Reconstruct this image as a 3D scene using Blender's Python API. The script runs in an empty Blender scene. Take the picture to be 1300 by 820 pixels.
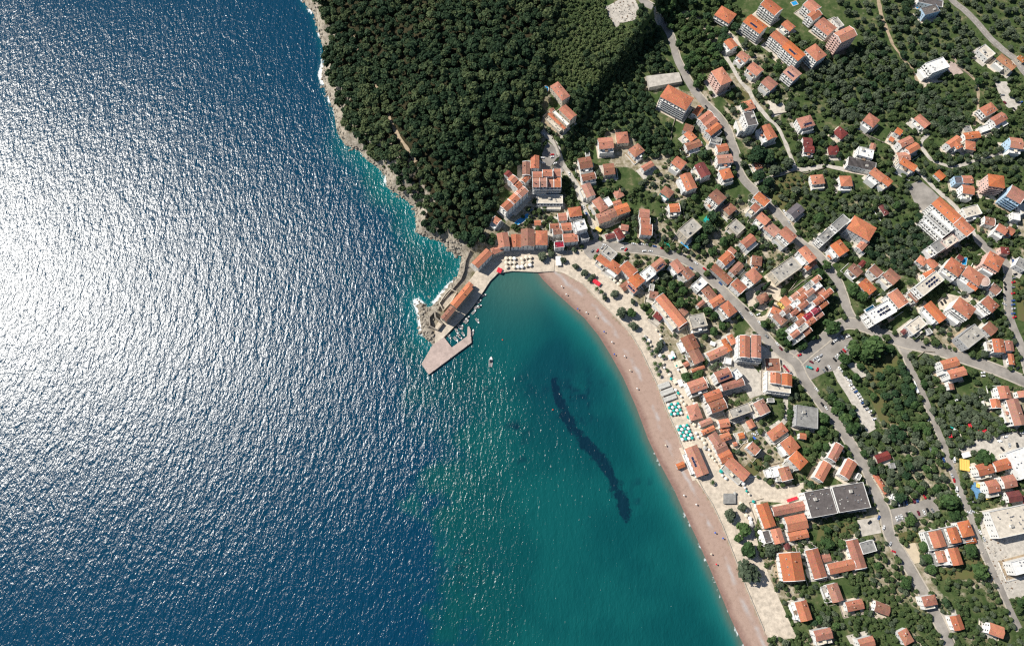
import bpy, bmesh, math, random
import numpy as np
from mathutils import Vector, Matrix
random.seed(7)
RNG = np.random.default_rng(11)
D = bpy.data
scene = bpy.context.scene
COL = scene.collection
# ------------------------------------------------------------------ survey frame
# Plan positions were surveyed from the aerial photograph: (px, py) sight lines meet the
# ground (or a roof) at its real height.  World: x right, y inland, z up, metres.
HC, TILT, FPX, CX, CY = 677.0, math.radians(20), 900.0, 650.0, 365.0
CT, ST = math.cos(TILT), math.sin(TILT)
def P(px, py, z=0.0):
    dx = px - CX; dy = -(py - CY)
    yy = dy * CT + FPX * ST; zz = dy * ST - FPX * CT
    t = (z - HC) / zz
    return dx * t, yy * t
def PX(x, y, z):
    yc = y * CT + (z - HC) * ST; zc = -y * ST + (z - HC) * CT
    return CX + FPX * x / -zc, CY - FPX * yc / -zc

def in_poly(xs, ys, poly):
    xs = np.asarray(xs, float); ys = np.asarray(ys, float)
    ins = np.zeros(xs.shape, bool); n = len(poly)
    for i in range(n):
        x0, y0 = poly[i]; x1, y1 = poly[(i + 1) % n]
        if y0 == y1: continue
        c = ((y0 > ys) != (y1 > ys)) & (xs < (x1 - x0) * (ys - y0) / (y1 - y0) + x0)
        ins ^= c
    return ins
def poly_dist(xs, ys, pts, closed=False):
    xs = np.asarray(xs, float); ys = np.asarray(ys, float)
    d = np.full(xs.shape, 1e9); n = len(pts)
    for i in range(n if closed else n - 1):
        x0, y0 = pts[i]; x1, y1 = pts[(i + 1) % n]
        ex, ey = x1 - x0, y1 - y0; L = ex * ex + ey * ey + 1e-9
        t = np.clip(((xs - x0) * ex + (ys - y0) * ey) / L, 0, 1)
        d = np.minimum(d, np.hypot(xs - x0 - t * ex, ys - y0 - t * ey))
    return d
def sstep(a, b, x):
    t = np.clip((x - a) / (b - a), 0, 1); return t * t * (3 - 2 * t)
def vnoise(x, y, s, seed=0):
    x = np.asarray(x, float) / s; y = np.asarray(y, float) / s
    xi = np.floor(x).astype(np.int64); yi = np.floor(y).astype(np.int64)
    fx = x - xi; fy = y - yi; fx = fx * fx * (3 - 2 * fx); fy = fy * fy * (3 - 2 * fy)
    def h(a, b):
        n = (a * 374761393 + b * 668265263 + seed * 1442695041) & 0xffffffff
        n = ((n ^ (n >> 13)) * 1274126177) & 0xffffffff
        return ((n ^ (n >> 16)) & 0xffff) / 65535.0
    return (h(xi, yi) * (1 - fx) + h(xi + 1, yi) * fx) * (1 - fy) + (h(xi, yi + 1) * (1 - fx) + h(xi + 1, yi + 1) * fx) * fy
def fbm(x, y, s, seed=0, o=3):
    return sum(vnoise(x, y, s / 2 ** k, seed + k) / 2 ** k for k in range(o)) / sum(1 / 2 ** k for k in range(o))

# ------------------------------------------------------------------ coast (photo pixels, at sea level)
WEST = [(330,-140),(360,-60),(384,-8),(388,6),(400,18),(402,30),(406,44),(411,64),(412,80),(408,95),(413,113),(418,125),(424,141),(427,163),
        (433,176),(440,185),(456,191),(466,203),(480,213),(490,223),(492,239),(506,247),(526,262),(528,278),(529,294),(538,300),(560,306),
        (571,318),(587,326),(583,343),(581,352),(564,370),(553,386),(544,391),(529,382),(532,396),(537,425),(549,437)]
BEACHLINE = [(682,346),(690,356),(704,370),(726,390),(742,404),(760,426),(776,452),(791,479),(807,515),(823,558),(837,587),(856,622),(869,651),(885,684),(904,728),(930,790),(960,850),(1060,1000)]
QUAYLINE = [(560,436),(566,428),(588,403),(601,388),(613,371),(622,357),(632,348),(650,345)]
LANDPX = WEST + QUAYLINE + BEACHLINE + [(1700,1000),(2000,400),(1900,-140)]
LAND = [P(*p) for p in LANDPX]
BACKBEACH = [(703,344),(716,347),(738,359.6),(754,376),(770,392),(786,408),(800,424),(814,446.6),(821.5,461.6),(834,488),(841.5,506.5),(846,521),(858.5,547),(866,566),(882,607),(893,622),(904,639),(917.5,667),(931,703),(945,740),(975,810),(1000,860)]
FOREST = [(340,-140),(404,0),(408,16),(418,36),(421,54),(413,68),(412,91),(422,107),(430,125),(434,141),(441,163),(452,178),(462,188),(470,196),(486,203),(500,210),(503,228),(510,244),(526,252),(533,265),(533,284),(540,293),(556,296),(577,299),(598,298),(618,288),(624,274),(634,262),(636,240),(641,222),(655,207),(668,198),(682,188),(684,165),(688,140),(690,110),(688,50),(698,20),(712,0),(740,-140)]
BUSH = [(740,-140),(712,0),(698,20),(688,50),(690,104),(700,104),(712,112),(730,138),(728,148),(714,165),(718,190),(740,198),(764,172),(782,164),(800,170),(812,185),(818,200),(842,196),(854,195),(852,186),(850,160),(838,158),(830,132),(818,115),(816,100),(820,93),(856,90),(849,75),(845,60),(838,40),(826,20),(812,5),(800,8),(790,30),(780,32),(768,18),(762,-5),(800,-140)]

# ------------------------------------------------------------------ terrain heights: control points (px, py, metres)
CTRL = [(395,0,7),(425,60,11),(470,30,24),(540,20,38),(600,60,44),(560,120,44),(480,120,24),(455,165,12),(520,190,26),(580,180,34),(620,130,40),(660,60,42),(700,20,46),
        (760,60,42),(560,250,22),(600,240,22),(530,270,14),(565,287,15),(545,285,13),(640,220,13),(600,300,3.5),(585,340,2.5),(560,400,2.6),(540,410,2.5),(690,235,8),(700,170,20),(720,120,28),(780,130,36),(800,180,28),(760,210,18),
        (660,310,2.6),(700,320,2.6),(740,310,3),(760,260,9),(820,250,15),(860,180,26),(870,100,36),(840,40,46),(900,20,54),(960,30,56),(1040,40,62),(1120,20,72),(1220,10,84),(1300,20,92),(1300,120,78),(1200,120,66),
        (1100,120,56),(1010,140,46),(950,150,38),(930,230,22),(880,260,15),(850,310,6),(800,330,4),(900,340,7.5),(960,290,17),(1020,240,31),(1100,220,42),(1200,220,54),(1290,230,64),(1290,330,48),(1200,330,40),(1110,320,30),
        (1040,330,19),(980,360,11),(940,400,6.5),(860,400,3.5),(840,440,2.8),(900,470,3.6),(980,440,6.5),(1060,420,10),(1060,370,17),(1150,400,21),(1250,420,30),(1300,480,30),(1200,480,18),(1120,480,11),(1040,510,6.5),
        (940,540,3.6),(880,560,2.8),(920,620,2.8),(1000,600,4.2),(1060,560,6),(1130,560,9),(1220,560,15),(1300,580,22),(1290,680,17),(1200,660,10),(1120,640,6.5),(1040,660,4.5),(960,700,2.8),(1000,780,3),(1120,730,5),(1220,760,9),(1300,780,14),
        (700,-100,60),(500,-100,40),(1000,-100,80),(1300,-100,110),(1400,200,90),(1400,500,42),(1400,800,26),(1100,900,5)]
cxy = np.array([P(a, b, c) for a, b, c in CTRL]); cz = np.array([c for *_, c in CTRL], float)
STEP = 3.0
GX0, GX1, GY0, GY1 = -330.0, 900.0, -190.0, 860.0
gx = np.arange(GX0, GX1 + .1, STEP); gy = np.arange(GY0, GY1 + .1, STEP)
GXX, GYY = np.meshgrid(gx, gy)
def raw_height(X, Y):
    num = np.zeros(X.shape); den = np.zeros(X.shape)
    for (a, b), z in zip(cxy, cz):
        w = np.exp(-((X - a) ** 2 + (Y - b) ** 2) / (2 * 34.0 ** 2)) + 1e-5 / (1 + ((X - a) ** 2 + (Y - b) ** 2) / 2e4)
        num += w * z; den += w
    return num / den
ZR = raw_height(GXX, GYY)
ins = in_poly(GXX, GYY, LAND)
dc = poly_dist(GXX, GYY, LAND, True)
dw = poly_dist(GXX, GYY, [P(*p) for p in WEST])
rock = np.exp(-(dw / 26) ** 2)
db = poly_dist(GXX, GYY, [P(*p) for p in BEACHLINE])
isb = sstep(-10, 25, dw - db)                       # 1 on the beach side
bump = (fbm(GXX, GYY, 14, 3, 3) - .5)
lim = 0.075 * dc * isb + (1.5 * dc * (0.75 + 1.0 * bump)) * (1 - isb)
Z = np.minimum(ZR, lim)
k = np.clip(1 - np.abs(ZR - lim) / 1.2, 0, 1); Z -= 0.3 * k * k * (ins)
Z += rock * bump * 3.2 * sstep(0, 5, dc) * (1 - isb)
QUAYPX = [(552,436),(563.6,428),(588,403),(601,388),(613,371),(622,357),(632,347),(650,344),(682,345.5),(703,344.5),(704,334),(703,322),(690,318),(645,318),(622,329),(604,345),(590,364),(575,384),(560,402),(552,416)]
QW = [P(*p, 1.9) for p in QUAYPX]
qd = np.where(in_poly(GXX, GYY, QW), 0, poly_dist(GXX, GYY, QW, True)); Z = np.minimum(Z, 1.3 + qd * .35 + 4 * sstep(14, 40, qd) + 200 * sstep(40, 120, qd))
Z = np.where(ins, Z, -np.minimum(dc * (.075 * isb + .6 * (1 - isb)) + .02 * (1 - isb), 14))
def H(x, y):
    u = min(max((x - GX0) / STEP, 0), len(gx) - 1.001); v = min(max((y - GY0) / STEP, 0), len(gy) - 1.001)
    i, j = int(u), int(v); a, b = u - i, v - j
    return float((Z[j, i] * (1 - a) + Z[j, i + 1] * a) * (1 - b) + (Z[j + 1, i] * (1 - a) + Z[j + 1, i + 1] * a) * b)
def G(px, py, up=0.0):
    """where the sight line (px, py) meets the ground (or a level `up` above it)"""
    z = 8.0
    for _ in range(7):
        x, y = P(px, py, z + up); z = .3 * z + .7 * H(x, y)
    x, y = P(px, py, z + up)
    return x, y, H(x, y)

# ------------------------------------------------------------------ small helpers
def tag(o, label=None, cat=None, group=None, kind=None):
    if label: o['label'] = label
    if cat: o['category'] = cat
    if group: o['group'] = group
    if kind: o['kind'] = kind
    return o
def link(name, data, parent=None):
    o = D.objects.new(name, data); COL.objects.link(o)
    if parent is not None: o.parent = parent
    return o
def empty(name, loc, rz=0.0):
    o = link(name, None); o.location = loc; o.rotation_euler = (0, 0, rz); o.empty_display_size = 1
    return o
class MB:
    def __init__(s): s.v = []; s.f = []; s.m = []
    def quad(s, a, b, c, d, m=0):
        n = len(s.v); s.v += [a, b, c, d]; s.f.append((n, n + 1, n + 2, n + 3)); s.m.append(m)
    def poly(s, pts, m=0):
        n = len(s.v); s.v += list(pts); s.f.append(tuple(range(n, n + len(pts)))); s.m.append(m)
    def box(s, x0, x1, y0, y1, z0, z1, m=0):
        n = len(s.v)
        s.v += [(x0,y0,z0),(x1,y0,z0),(x1,y1,z0),(x0,y1,z0),(x0,y0,z1),(x1,y0,z1),(x1,y1,z1),(x0,y1,z1)]
        for q in ((3,2,1,0),(4,5,6,7),(0,1,5,4),(1,2,6,5),(2,3,7,6),(3,0,4,7)): s.f.append(tuple(n + i for i in q)); s.m.append(m)
    def prism(s, pts, z0, z1, m=0):
        """vertical prism over a counter-clockwise outline"""
        n = len(s.v); k = len(pts)
        s.v += [(x, y, z0) for x, y in pts] + [(x, y, z1) for x, y in pts]
        s.f.append(tuple(n + i for i in range(k - 1, -1, -1))); s.m.append(m)
        s.f.append(tuple(n + k + i for i in range(k))); s.m.append(m)
        for i in range(k):
            j = (i + 1) % k; s.f.append((n + i, n + j, n + k + j, n + k + i)); s.m.append(m)
    def ring(s, rs, seg=10, m=0, c=(0, 0)):
        """lathe: list of (radius, z)"""
        n = len(s.v)
        for r, z in rs: s.v += [(c[0] + r * math.cos(2 * math.pi * i / seg), c[1] + r * math.sin(2 * math.pi * i / seg), z) for i in range(seg)]
        for a in range(len(rs) - 1):
            for i in range(seg):
                j = (i + 1) % seg; s.f.append((n + a * seg + i, n + a * seg + j, n + (a + 1) * seg + j, n + (a + 1) * seg + i)); s.m.append(m)
    def mesh(s, name, mats):
        me = D.meshes.new(name); me.from_pydata(s.v, [], s.f)
        for m in (mats if isinstance(mats, (list, tuple)) else [mats]): me.materials.append(m)
        if any(s.m): me.polygons.foreach_set('material_index', s.m)
        me.update(); return me
    def build(s, name, mats, parent=None): return link(name, s.mesh(name, mats), parent)
def ccw(pts):
    a = sum(pts[i][0] * pts[(i + 1) % len(pts)][1] - pts[(i + 1) % len(pts)][0] * pts[i][1] for i in range(len(pts)))
    return pts if a > 0 else pts[::-1]

# ------------------------------------------------------------------ materials (procedural)
def mat(name, base, rough=.8, var=.0, scale=.5, dark=None, spec=.3, metal=0, rnd=0.0, detail=4, bump=0):
    m = D.materials.new(name); m.use_nodes = True; nt = m.node_tree; b = nt.nodes['Principled BSDF']
    b.inputs['Roughness'].default_value = rough; b.inputs['Metallic'].default_value = metal
    b.inputs['Specular IOR Level'].default_value = spec
    b.inputs['Base Color'].default_value = (*base, 1)
    if var or rnd:
        tc = nt.nodes.new('ShaderNodeNewGeometry')
        n = nt.nodes.new('ShaderNodeTexNoise'); n.inputs['Scale'].default_value = scale; n.inputs['Detail'].default_value = detail; n.inputs['Roughness'].default_value = .65
        nt.links.new(tc.outputs['Position'], n.inputs['Vector'])
        r = nt.nodes.new('ShaderNodeMapRange'); r.inputs[1].default_value = .3; r.inputs[2].default_value = .7
        nt.links.new(n.outputs['Fac'], r.inputs[0])
        mx = nt.nodes.new('ShaderNodeMix'); mx.data_type = 'RGBA'
        dk = dark or tuple(c * (1 - var) for c in base)
        mx.inputs[6].default_value = (*dk, 1); mx.inputs[7].default_value = (*[min(c * (1 + var * .35), .9) for c in base], 1)
        nt.links.new(r.outputs[0], mx.inputs[0]); out = mx.outputs[2]
        if rnd:
            oi = nt.nodes.new('ShaderNodeObjectInfo')
            hs = nt.nodes.new('ShaderNodeHueSaturation')
            mr = nt.nodes.new('ShaderNodeMapRange'); mr.inputs[3].default_value = 1 - rnd; mr.inputs[4].default_value = 1 + rnd
            nt.links.new(oi.outputs['Random'], mr.inputs[0]); nt.links.new(mr.outputs[0], hs.inputs['Value'])
            mm = nt.nodes.new('ShaderNodeMath'); mm.operation = 'MULTIPLY_ADD'; mm.inputs[1].default_value = 7.31; mm.inputs[2].default_value = .1
            fr = nt.nodes.new('ShaderNodeMath'); fr.operation = 'FRACT'
            nt.links.new(oi.outputs['Random'], mm.inputs[0]); nt.links.new(mm.outputs[0], fr.inputs[0])
            m2 = nt.nodes.new('ShaderNodeMapRange'); m2.inputs[3].default_value = 1 - rnd * 1.2; m2.inputs[4].default_value = 1 + rnd * .6
            nt.links.new(fr.outputs[0], m2.inputs[0]); nt.links.new(m2.outputs[0], hs.inputs['Saturation'])
            nt.links.new(out, hs.inputs['Color']); out = hs.outputs['Color']
        nt.links.new(out, b.inputs['Base Color'])
        if bump:
            bp = nt.nodes.new('ShaderNodeBump'); bp.inputs['Strength'].default_value = 1; bp.inputs['Distance'].default_value = bump
            nt.links.new(n.outputs['Fac'], bp.inputs['Height']); nt.links.new(bp.outputs[0], b.inputs['Normal'])
    return m
def roofmat(name, base, old):
    """clay tiles: courses along the slope, tile-to-tile tone, weathered patches"""
    m = mat(name, base, .85, .01, .4, spec=.15, rnd=.11); nt = m.node_tree; L = nt.links
    b = nt.nodes['Principled BSDF']; hs = [n for n in nt.nodes if n.type == 'HUE_SAT'][0]
    geo = [n for n in nt.nodes if n.type == 'NEW_GEOMETRY'][0]
    n1 = [n for n in nt.nodes if n.type == 'TEX_NOISE'][0]; n1.inputs['Scale'].default_value = .22; n1.inputs['Detail'].default_value = 6
    mx = [n for n in nt.nodes if n.type == 'MIX'][0]; mx.inputs[6].default_value = (*old, 1); mx.inputs[7].default_value = (*base, 1)
    v = nt.nodes.new('ShaderNodeTexVoronoi'); v.inputs['Scale'].default_value = 1.7; L.new(geo.outputs['Position'], v.inputs['Vector'])
    m2 = nt.nodes.new('ShaderNodeMix'); m2.data_type = 'RGBA'; m2.blend_type = 'MULTIPLY'; m2.inputs[0].default_value = .3
    L.new(mx.outputs[2], m2.inputs[6]); L.new(v.outputs['Color'], m2.inputs[7])
    L.new(m2.outputs[2], hs.inputs['Color'])
    tc = nt.nodes.new('ShaderNodeTexCoord'); w = nt.nodes.new('ShaderNodeTexWave'); w.wave_type = 'BANDS'; w.bands_direction = 'X'
    w.inputs['Scale'].default_value = 1.1; w.inputs['Distortion'].default_value = 1.2; w.inputs['Detail'].default_value = 1
    L.new(tc.outputs['Object'], w.inputs['Vector'])
    bp = nt.nodes.new('ShaderNodeBump'); bp.inputs['Strength'].default_value = .9; bp.inputs['Distance'].default_value = .1
    L.new(w.outputs['Fac'], bp.inputs['Height']); L.new(bp.outputs[0], b.inputs['Normal'])
    return m
ROOF = {'o': roofmat('terracotta_tiles', (.63,.235,.138), (.45,.18,.11)), 'b': roofmat('bright_orange_tiles', (.68,.235,.11), (.54,.19,.10)),
        'n': roofmat('old_brown_tiles', (.43,.19,.12), (.28,.135,.095)), 'm': roofmat('dark_red_roof', (.26,.065,.055), (.17,.05,.05)),
        'y': roofmat('pale_orange_tiles', (.56,.24,.10), (.44,.19,.09)), 'r': roofmat('crimson_roof', (.42,.03,.06), (.3,.03,.05)),
        'c': mat('cream_flat_roof', (.60,.54,.45), .9, .3, .35), 'w': mat('white_flat_roof', (.72,.71,.68), .8, .2, .35),
        'G': mat('grey_flat_roof', (.27,.265,.25), .9, .35, .3), 'k': mat('concrete_flat_roof', (.40,.375,.33), .9, .4, .25),
        'd': mat('dark_grey_roof', (.125,.11,.105), .8, .35, .3), 'v': mat('purple_grey_roof', (.13,.115,.125), .7, .3, .4)}
ROOFWORD = {'o':'terracotta','b':'bright orange','n':'brown','m':'dark red','y':'pale orange','r':'crimson','c':'cream flat','w':'white flat','G':'grey flat','k':'concrete flat','d':'dark grey','v':'purple-grey'}
ROOF['s'] = roofmat('salmon_tiles', (.61,.29,.20), (.47,.23,.16)); ROOF['t'] = roofmat('patchy_tiles', (.57,.21,.13), (.34,.16,.11)); ROOFWORD.update(s='terracotta', t='terracotta')
WALL = {'w': mat('white_render', (.76,.75,.72), .85, .14, .6, rnd=.05), 'c': mat('cream_render', (.66,.58,.46), .85, .2, .6, rnd=.08), 'g': mat('grey_render', (.42,.42,.42), .85, .2, .6),
        'y': mat('yellow_render', (.70,.52,.16), .85, .15, .6), 'p': mat('pink_render', (.66,.46,.40), .85, .15, .6), 'l': mat('pale_blue_render', (.42,.58,.72), .8, .15, .6),
        't': mat('rough_stone_wall', (.36,.31,.25), .95, .45, .9), 'q': mat('teal_render', (.10,.42,.42), .8, .15, .6)}
M = {'glass': mat('dark_window_glass', (.02,.028,.035), .12, spec=.6), 'frame': mat('white_window_frame', (.7,.7,.68), .5), 'solar': mat('solar_panel', (.012,.018,.06), .15, .3, 2, spec=.7),
     'asphalt': mat('grey_asphalt', (.30,.275,.245), .92, .34, .10), 'paving': mat('pale_stone_paving', (.58,.50,.40), .92, .35, .3), 'concrete': mat('weathered_concrete', (.50,.46,.40), .92, .35, .2),
     'kerb': mat('kerb_stone', (.46,.41,.34), .9, .25, .4), 'line': mat('white_road_paint', (.75,.75,.72), .7, .2, 2), 'gravel': mat('pale_gravel', (.52,.48,.42), .95, .35, .35),
     'pinkpave': mat('pink_stone_pier', (.47,.37,.325), .92, .28, .25), 'dirt': mat('bare_dirt', (.40,.31,.21), .95, .4, .2), 'pitch': mat('sand_court', (.55,.46,.33), .95, .15, .3),
     'lawn': mat('mown_grass', (.085,.10,.03), .95, .45, .12, dark=(.12,.095,.045)), 'lawnb': mat('bright_turf', (.06,.13,.025), .95, .25, .5), 'metal': mat('grey_metal', (.35,.35,.36), .4, .1, 1, metal=.6),
     'pool': mat('pool_water', (.03,.30,.60), .06, .15, .6, spec=.6), 'pooldark': mat('deep_pool_water', (.015,.07,.13), .06, .15, .6, spec=.6), 'white': mat('white_canvas', (.78,.77,.74), .7, .08, 1), 'greyc': mat('pale_grey_canvas', (.50,.49,.45), .85, .3, .5), 'cream': mat('cream_canvas', (.72,.64,.50), .8, .1, 1),
     'teal': mat('teal_canvas', (.015,.34,.30), .8, .1, 1), 'redc': mat('red_canvas', (.62,.03,.05), .8, .1, 1), 'yellowc': mat('yellow_canvas', (.75,.50,.12), .8, .12, 1), 'wood': mat('weathered_wood', (.22,.15,.10), .8, .3, 1.5),
     'bluedeck': mat('blue_deck', (.12,.27,.45), .7, .25, .6), 'rock': mat('coastal_limestone', (.30,.265,.215), .95, .55, .35, bump=.4), 'rubber': mat('tyre_rubber', (.02,.02,.02), .9), 'green_court': mat('green_court', (.012,.22,.14), .85, .1, .6),
     'bark': mat('tree_bark', (.11,.08,.06), .95, .3, 2), 'bluetarp': mat('blue_tarp', (.03,.12,.5), .6, .1, 1), 'orangebuoy': mat('orange_buoy', (.6,.09,.03), .5)}
def leafmat(name, c1, c2, c3, attr=False):
    m = D.materials.new(name); m.use_nodes = True; nt = m.node_tree; L = nt.links; b = nt.nodes['Principled BSDF']
    b.inputs['Roughness'].default_value = .75; b.inputs['Specular IOR Level'].default_value = .15
    at = nt.nodes.new('ShaderNodeAttribute'); at.attribute_name = 'tint'
    if attr: src = at.outputs['Fac']
    else:
        oi = nt.nodes.new('ShaderNodeObjectInfo'); ad = nt.nodes.new('ShaderNodeMath'); ad.operation = 'MULTIPLY_ADD'; ad.inputs[1].default_value = .55
        md = nt.nodes.new('ShaderNodeMath'); md.operation = 'MULTIPLY'; md.inputs[1].default_value = .5
        L.new(at.outputs['Fac'], md.inputs[0]); L.new(oi.outputs['Random'], ad.inputs[0]); L.new(md.outputs[0], ad.inputs[2]); src = ad.outputs[0]
    r = nt.nodes.new('ShaderNodeValToRGB'); r.color_ramp.elements[0].color = (*c1, 1); r.color_ramp.elements[1].color = (*c3, 1)
    e = r.color_ramp.elements.new(.5); e.color = (*c2, 1)
    L.new(src, r.inputs[0]); L.new(r.outputs[0], b.inputs['Base Color'])
    return m
LEAF = {'broad': leafmat('broadleaf_foliage', (.020,.044,.016), (.037,.074,.024), (.072,.118,.038)), 'olive': leafmat('olive_foliage', (.038,.056,.033), (.070,.091,.056), (.118,.14,.09)),
        'pine': leafmat('pine_foliage', (.014,.035,.016), (.025,.055,.024), (.048,.08,.034)), 'forest': leafmat('forest_foliage', (.011,.029,.014), (.028,.054,.024), (.084,.108,.044), True),
        'bush': leafmat('shrub_foliage', (.026,.046,.016), (.050,.080,.029), (.105,.130,.05), True), 'grove': leafmat('grove_foliage', (.034,.052,.029), (.067,.089,.053), (.115,.137,.085), True)}
SUN_E, SKY_S, EXPO, DENOISE = 5.0, .068, 0.3, False
# ------------------------------------------------------------------ roads and open areas (photo pixels)
R_HILL = [(800,-30),(815,0),(831.5,18.7),(840,28.7),(850,43.6),(855,60),(860,77),(867.6,92),(874,104),(884,119.5),(899,136),(911,148),(922.5,164),(927.5,179),(934,197),(936,213),(944,229),(957,242),(976,259),(995,281),(1014,307),(1039,325),(1051,341),(1062.6,357),(1070,376),(1075,393),(1083,408)]
R_MAIN = [(757,312),(775,313.5),(800,315),(831.5,318.5),(856,325),(875,333),(901,353),(926,378),(951,402),(975,432),(991,447),(1010,461),(1019,479),(1030,495),(1042,511),(1056,529),(1066,541),(1076,557),(1088,577),(1101,597),(1114,631),(1123,650),(1129,678),(1147,708),(1161,732),(1185,775),(1215,840)]
R_EAST = [(1012,459),(1026,446),(1047,429),(1064,414),(1084,411),(1116,422),(1145,434),(1181,442),(1221,454),(1261,468),(1300,484),(1350,505)]
R_NE = [(1190,-25),(1208,0),(1225,14),(1241.5,31),(1257,49),(1275,65),(1290,77),(1299,90),(1325,118)]
R_CAMP = [(1142,436),(1149,450),(1155,465),(1165,484),(1177,513),(1185,533),(1197,561),(1205,585),(1217,617),(1231,651),(1241,682),(1253,710),(1263,730),(1295,800)]
R_HOTEL = [(688,166),(704,182),(713,204),(722,220),(732,236),(738,257),(744,270),(752,288),(757,304)]
R_LANE = [(921,36),(935,54),(948,64)]
R_LANE2 = [(920,70),(932,90),(940,104),(951,116),(956,127),(969,143),(976,152),(987,161),(995,177),(1001,191),(1009,212),(1024,215),(1046,211),(1072,216)]
R_LANE3 = [(1011,215),(992,221),(976,225),(958,234)]
R_NEPARK = [(1238,300),(1258,320),(1272,328),(1279,340),(1280,370),(1281,395),(1286,414),(1297,442),(1308,484)]
R_UP = [(1158,208),(1175,228),(1192,244),(1209,259),(1226,280),(1240,304)]
R_DRIVE = [(1180,170),(1169,182),(1177,197),(1190,207),(1212,212),(1232,206),(1268,196),(1310,188)]
R_DIRT = [(1112,-20),(1117,12),(1121,25),(1127,41),(1133,56)]
R_DIRT2 = [(1209,70),(1217,83),(1230,95),(1240,106),(1242,120),(1241,139),(1236,160)]
R_DIRT3 = [(1133,56),(1141,68),(1149,78),(1160,90),(1164,104)]
R_CHURCH = [(985,340),(988,360),(983,385),(973,402),(958,406)]
R_MIDDLE = [(985,560),(975,548),(996,533),(997,505),(1000,486)]
R_WALK = [(826,423),(846,452),(857,478),(872,505),(886,536),(905,568),(918,590),(930,608)]
R_COAST = [(444,38),(447,46),(455,66),(464,82),(472,98),(482,116),(492,142),(498,160),(508,176),(520,194),(528,206)]
ROADS = [('road', R_HILL, 8.0, 'asphalt', .25), ('road', R_MAIN, 8.6, 'asphalt', .26), ('road', R_EAST, 9.5, 'asphalt', .27), ('road', R_NE, 8.5, 'asphalt', .25), ('road', R_CAMP, 5.0, 'asphalt', .25),
         ('road', R_HOTEL, 5.2, 'concrete', .25), ('lane', R_LANE, 4.0, 'concrete', .22), ('lane', R_LANE2, 4.2, 'concrete', .23), ('lane', R_LANE3, 3.4, 'concrete', .22), ('road', R_NEPARK, 7.0, 'asphalt', .25),
         ('lane', R_UP, 4.0, 'concrete', .24), ('lane', R_DRIVE, 3.6, 'concrete', .22), ('dirt_path', R_DIRT, 4.5, 'dirt', .2), ('dirt_path', R_DIRT2, 3.0, 'dirt', .2), ('dirt_path', R_DIRT3, 2.6, 'dirt', .19), ('lane', R_CHURCH, 4.5, 'paving', .22), ('lane', R_MIDDLE, 4.2, 'concrete', .22),
         ('walkway', R_WALK, 5.0, 'paving', .3), ('dirt_path', R_COAST, 3.6, 'dirt', .2)]
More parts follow.
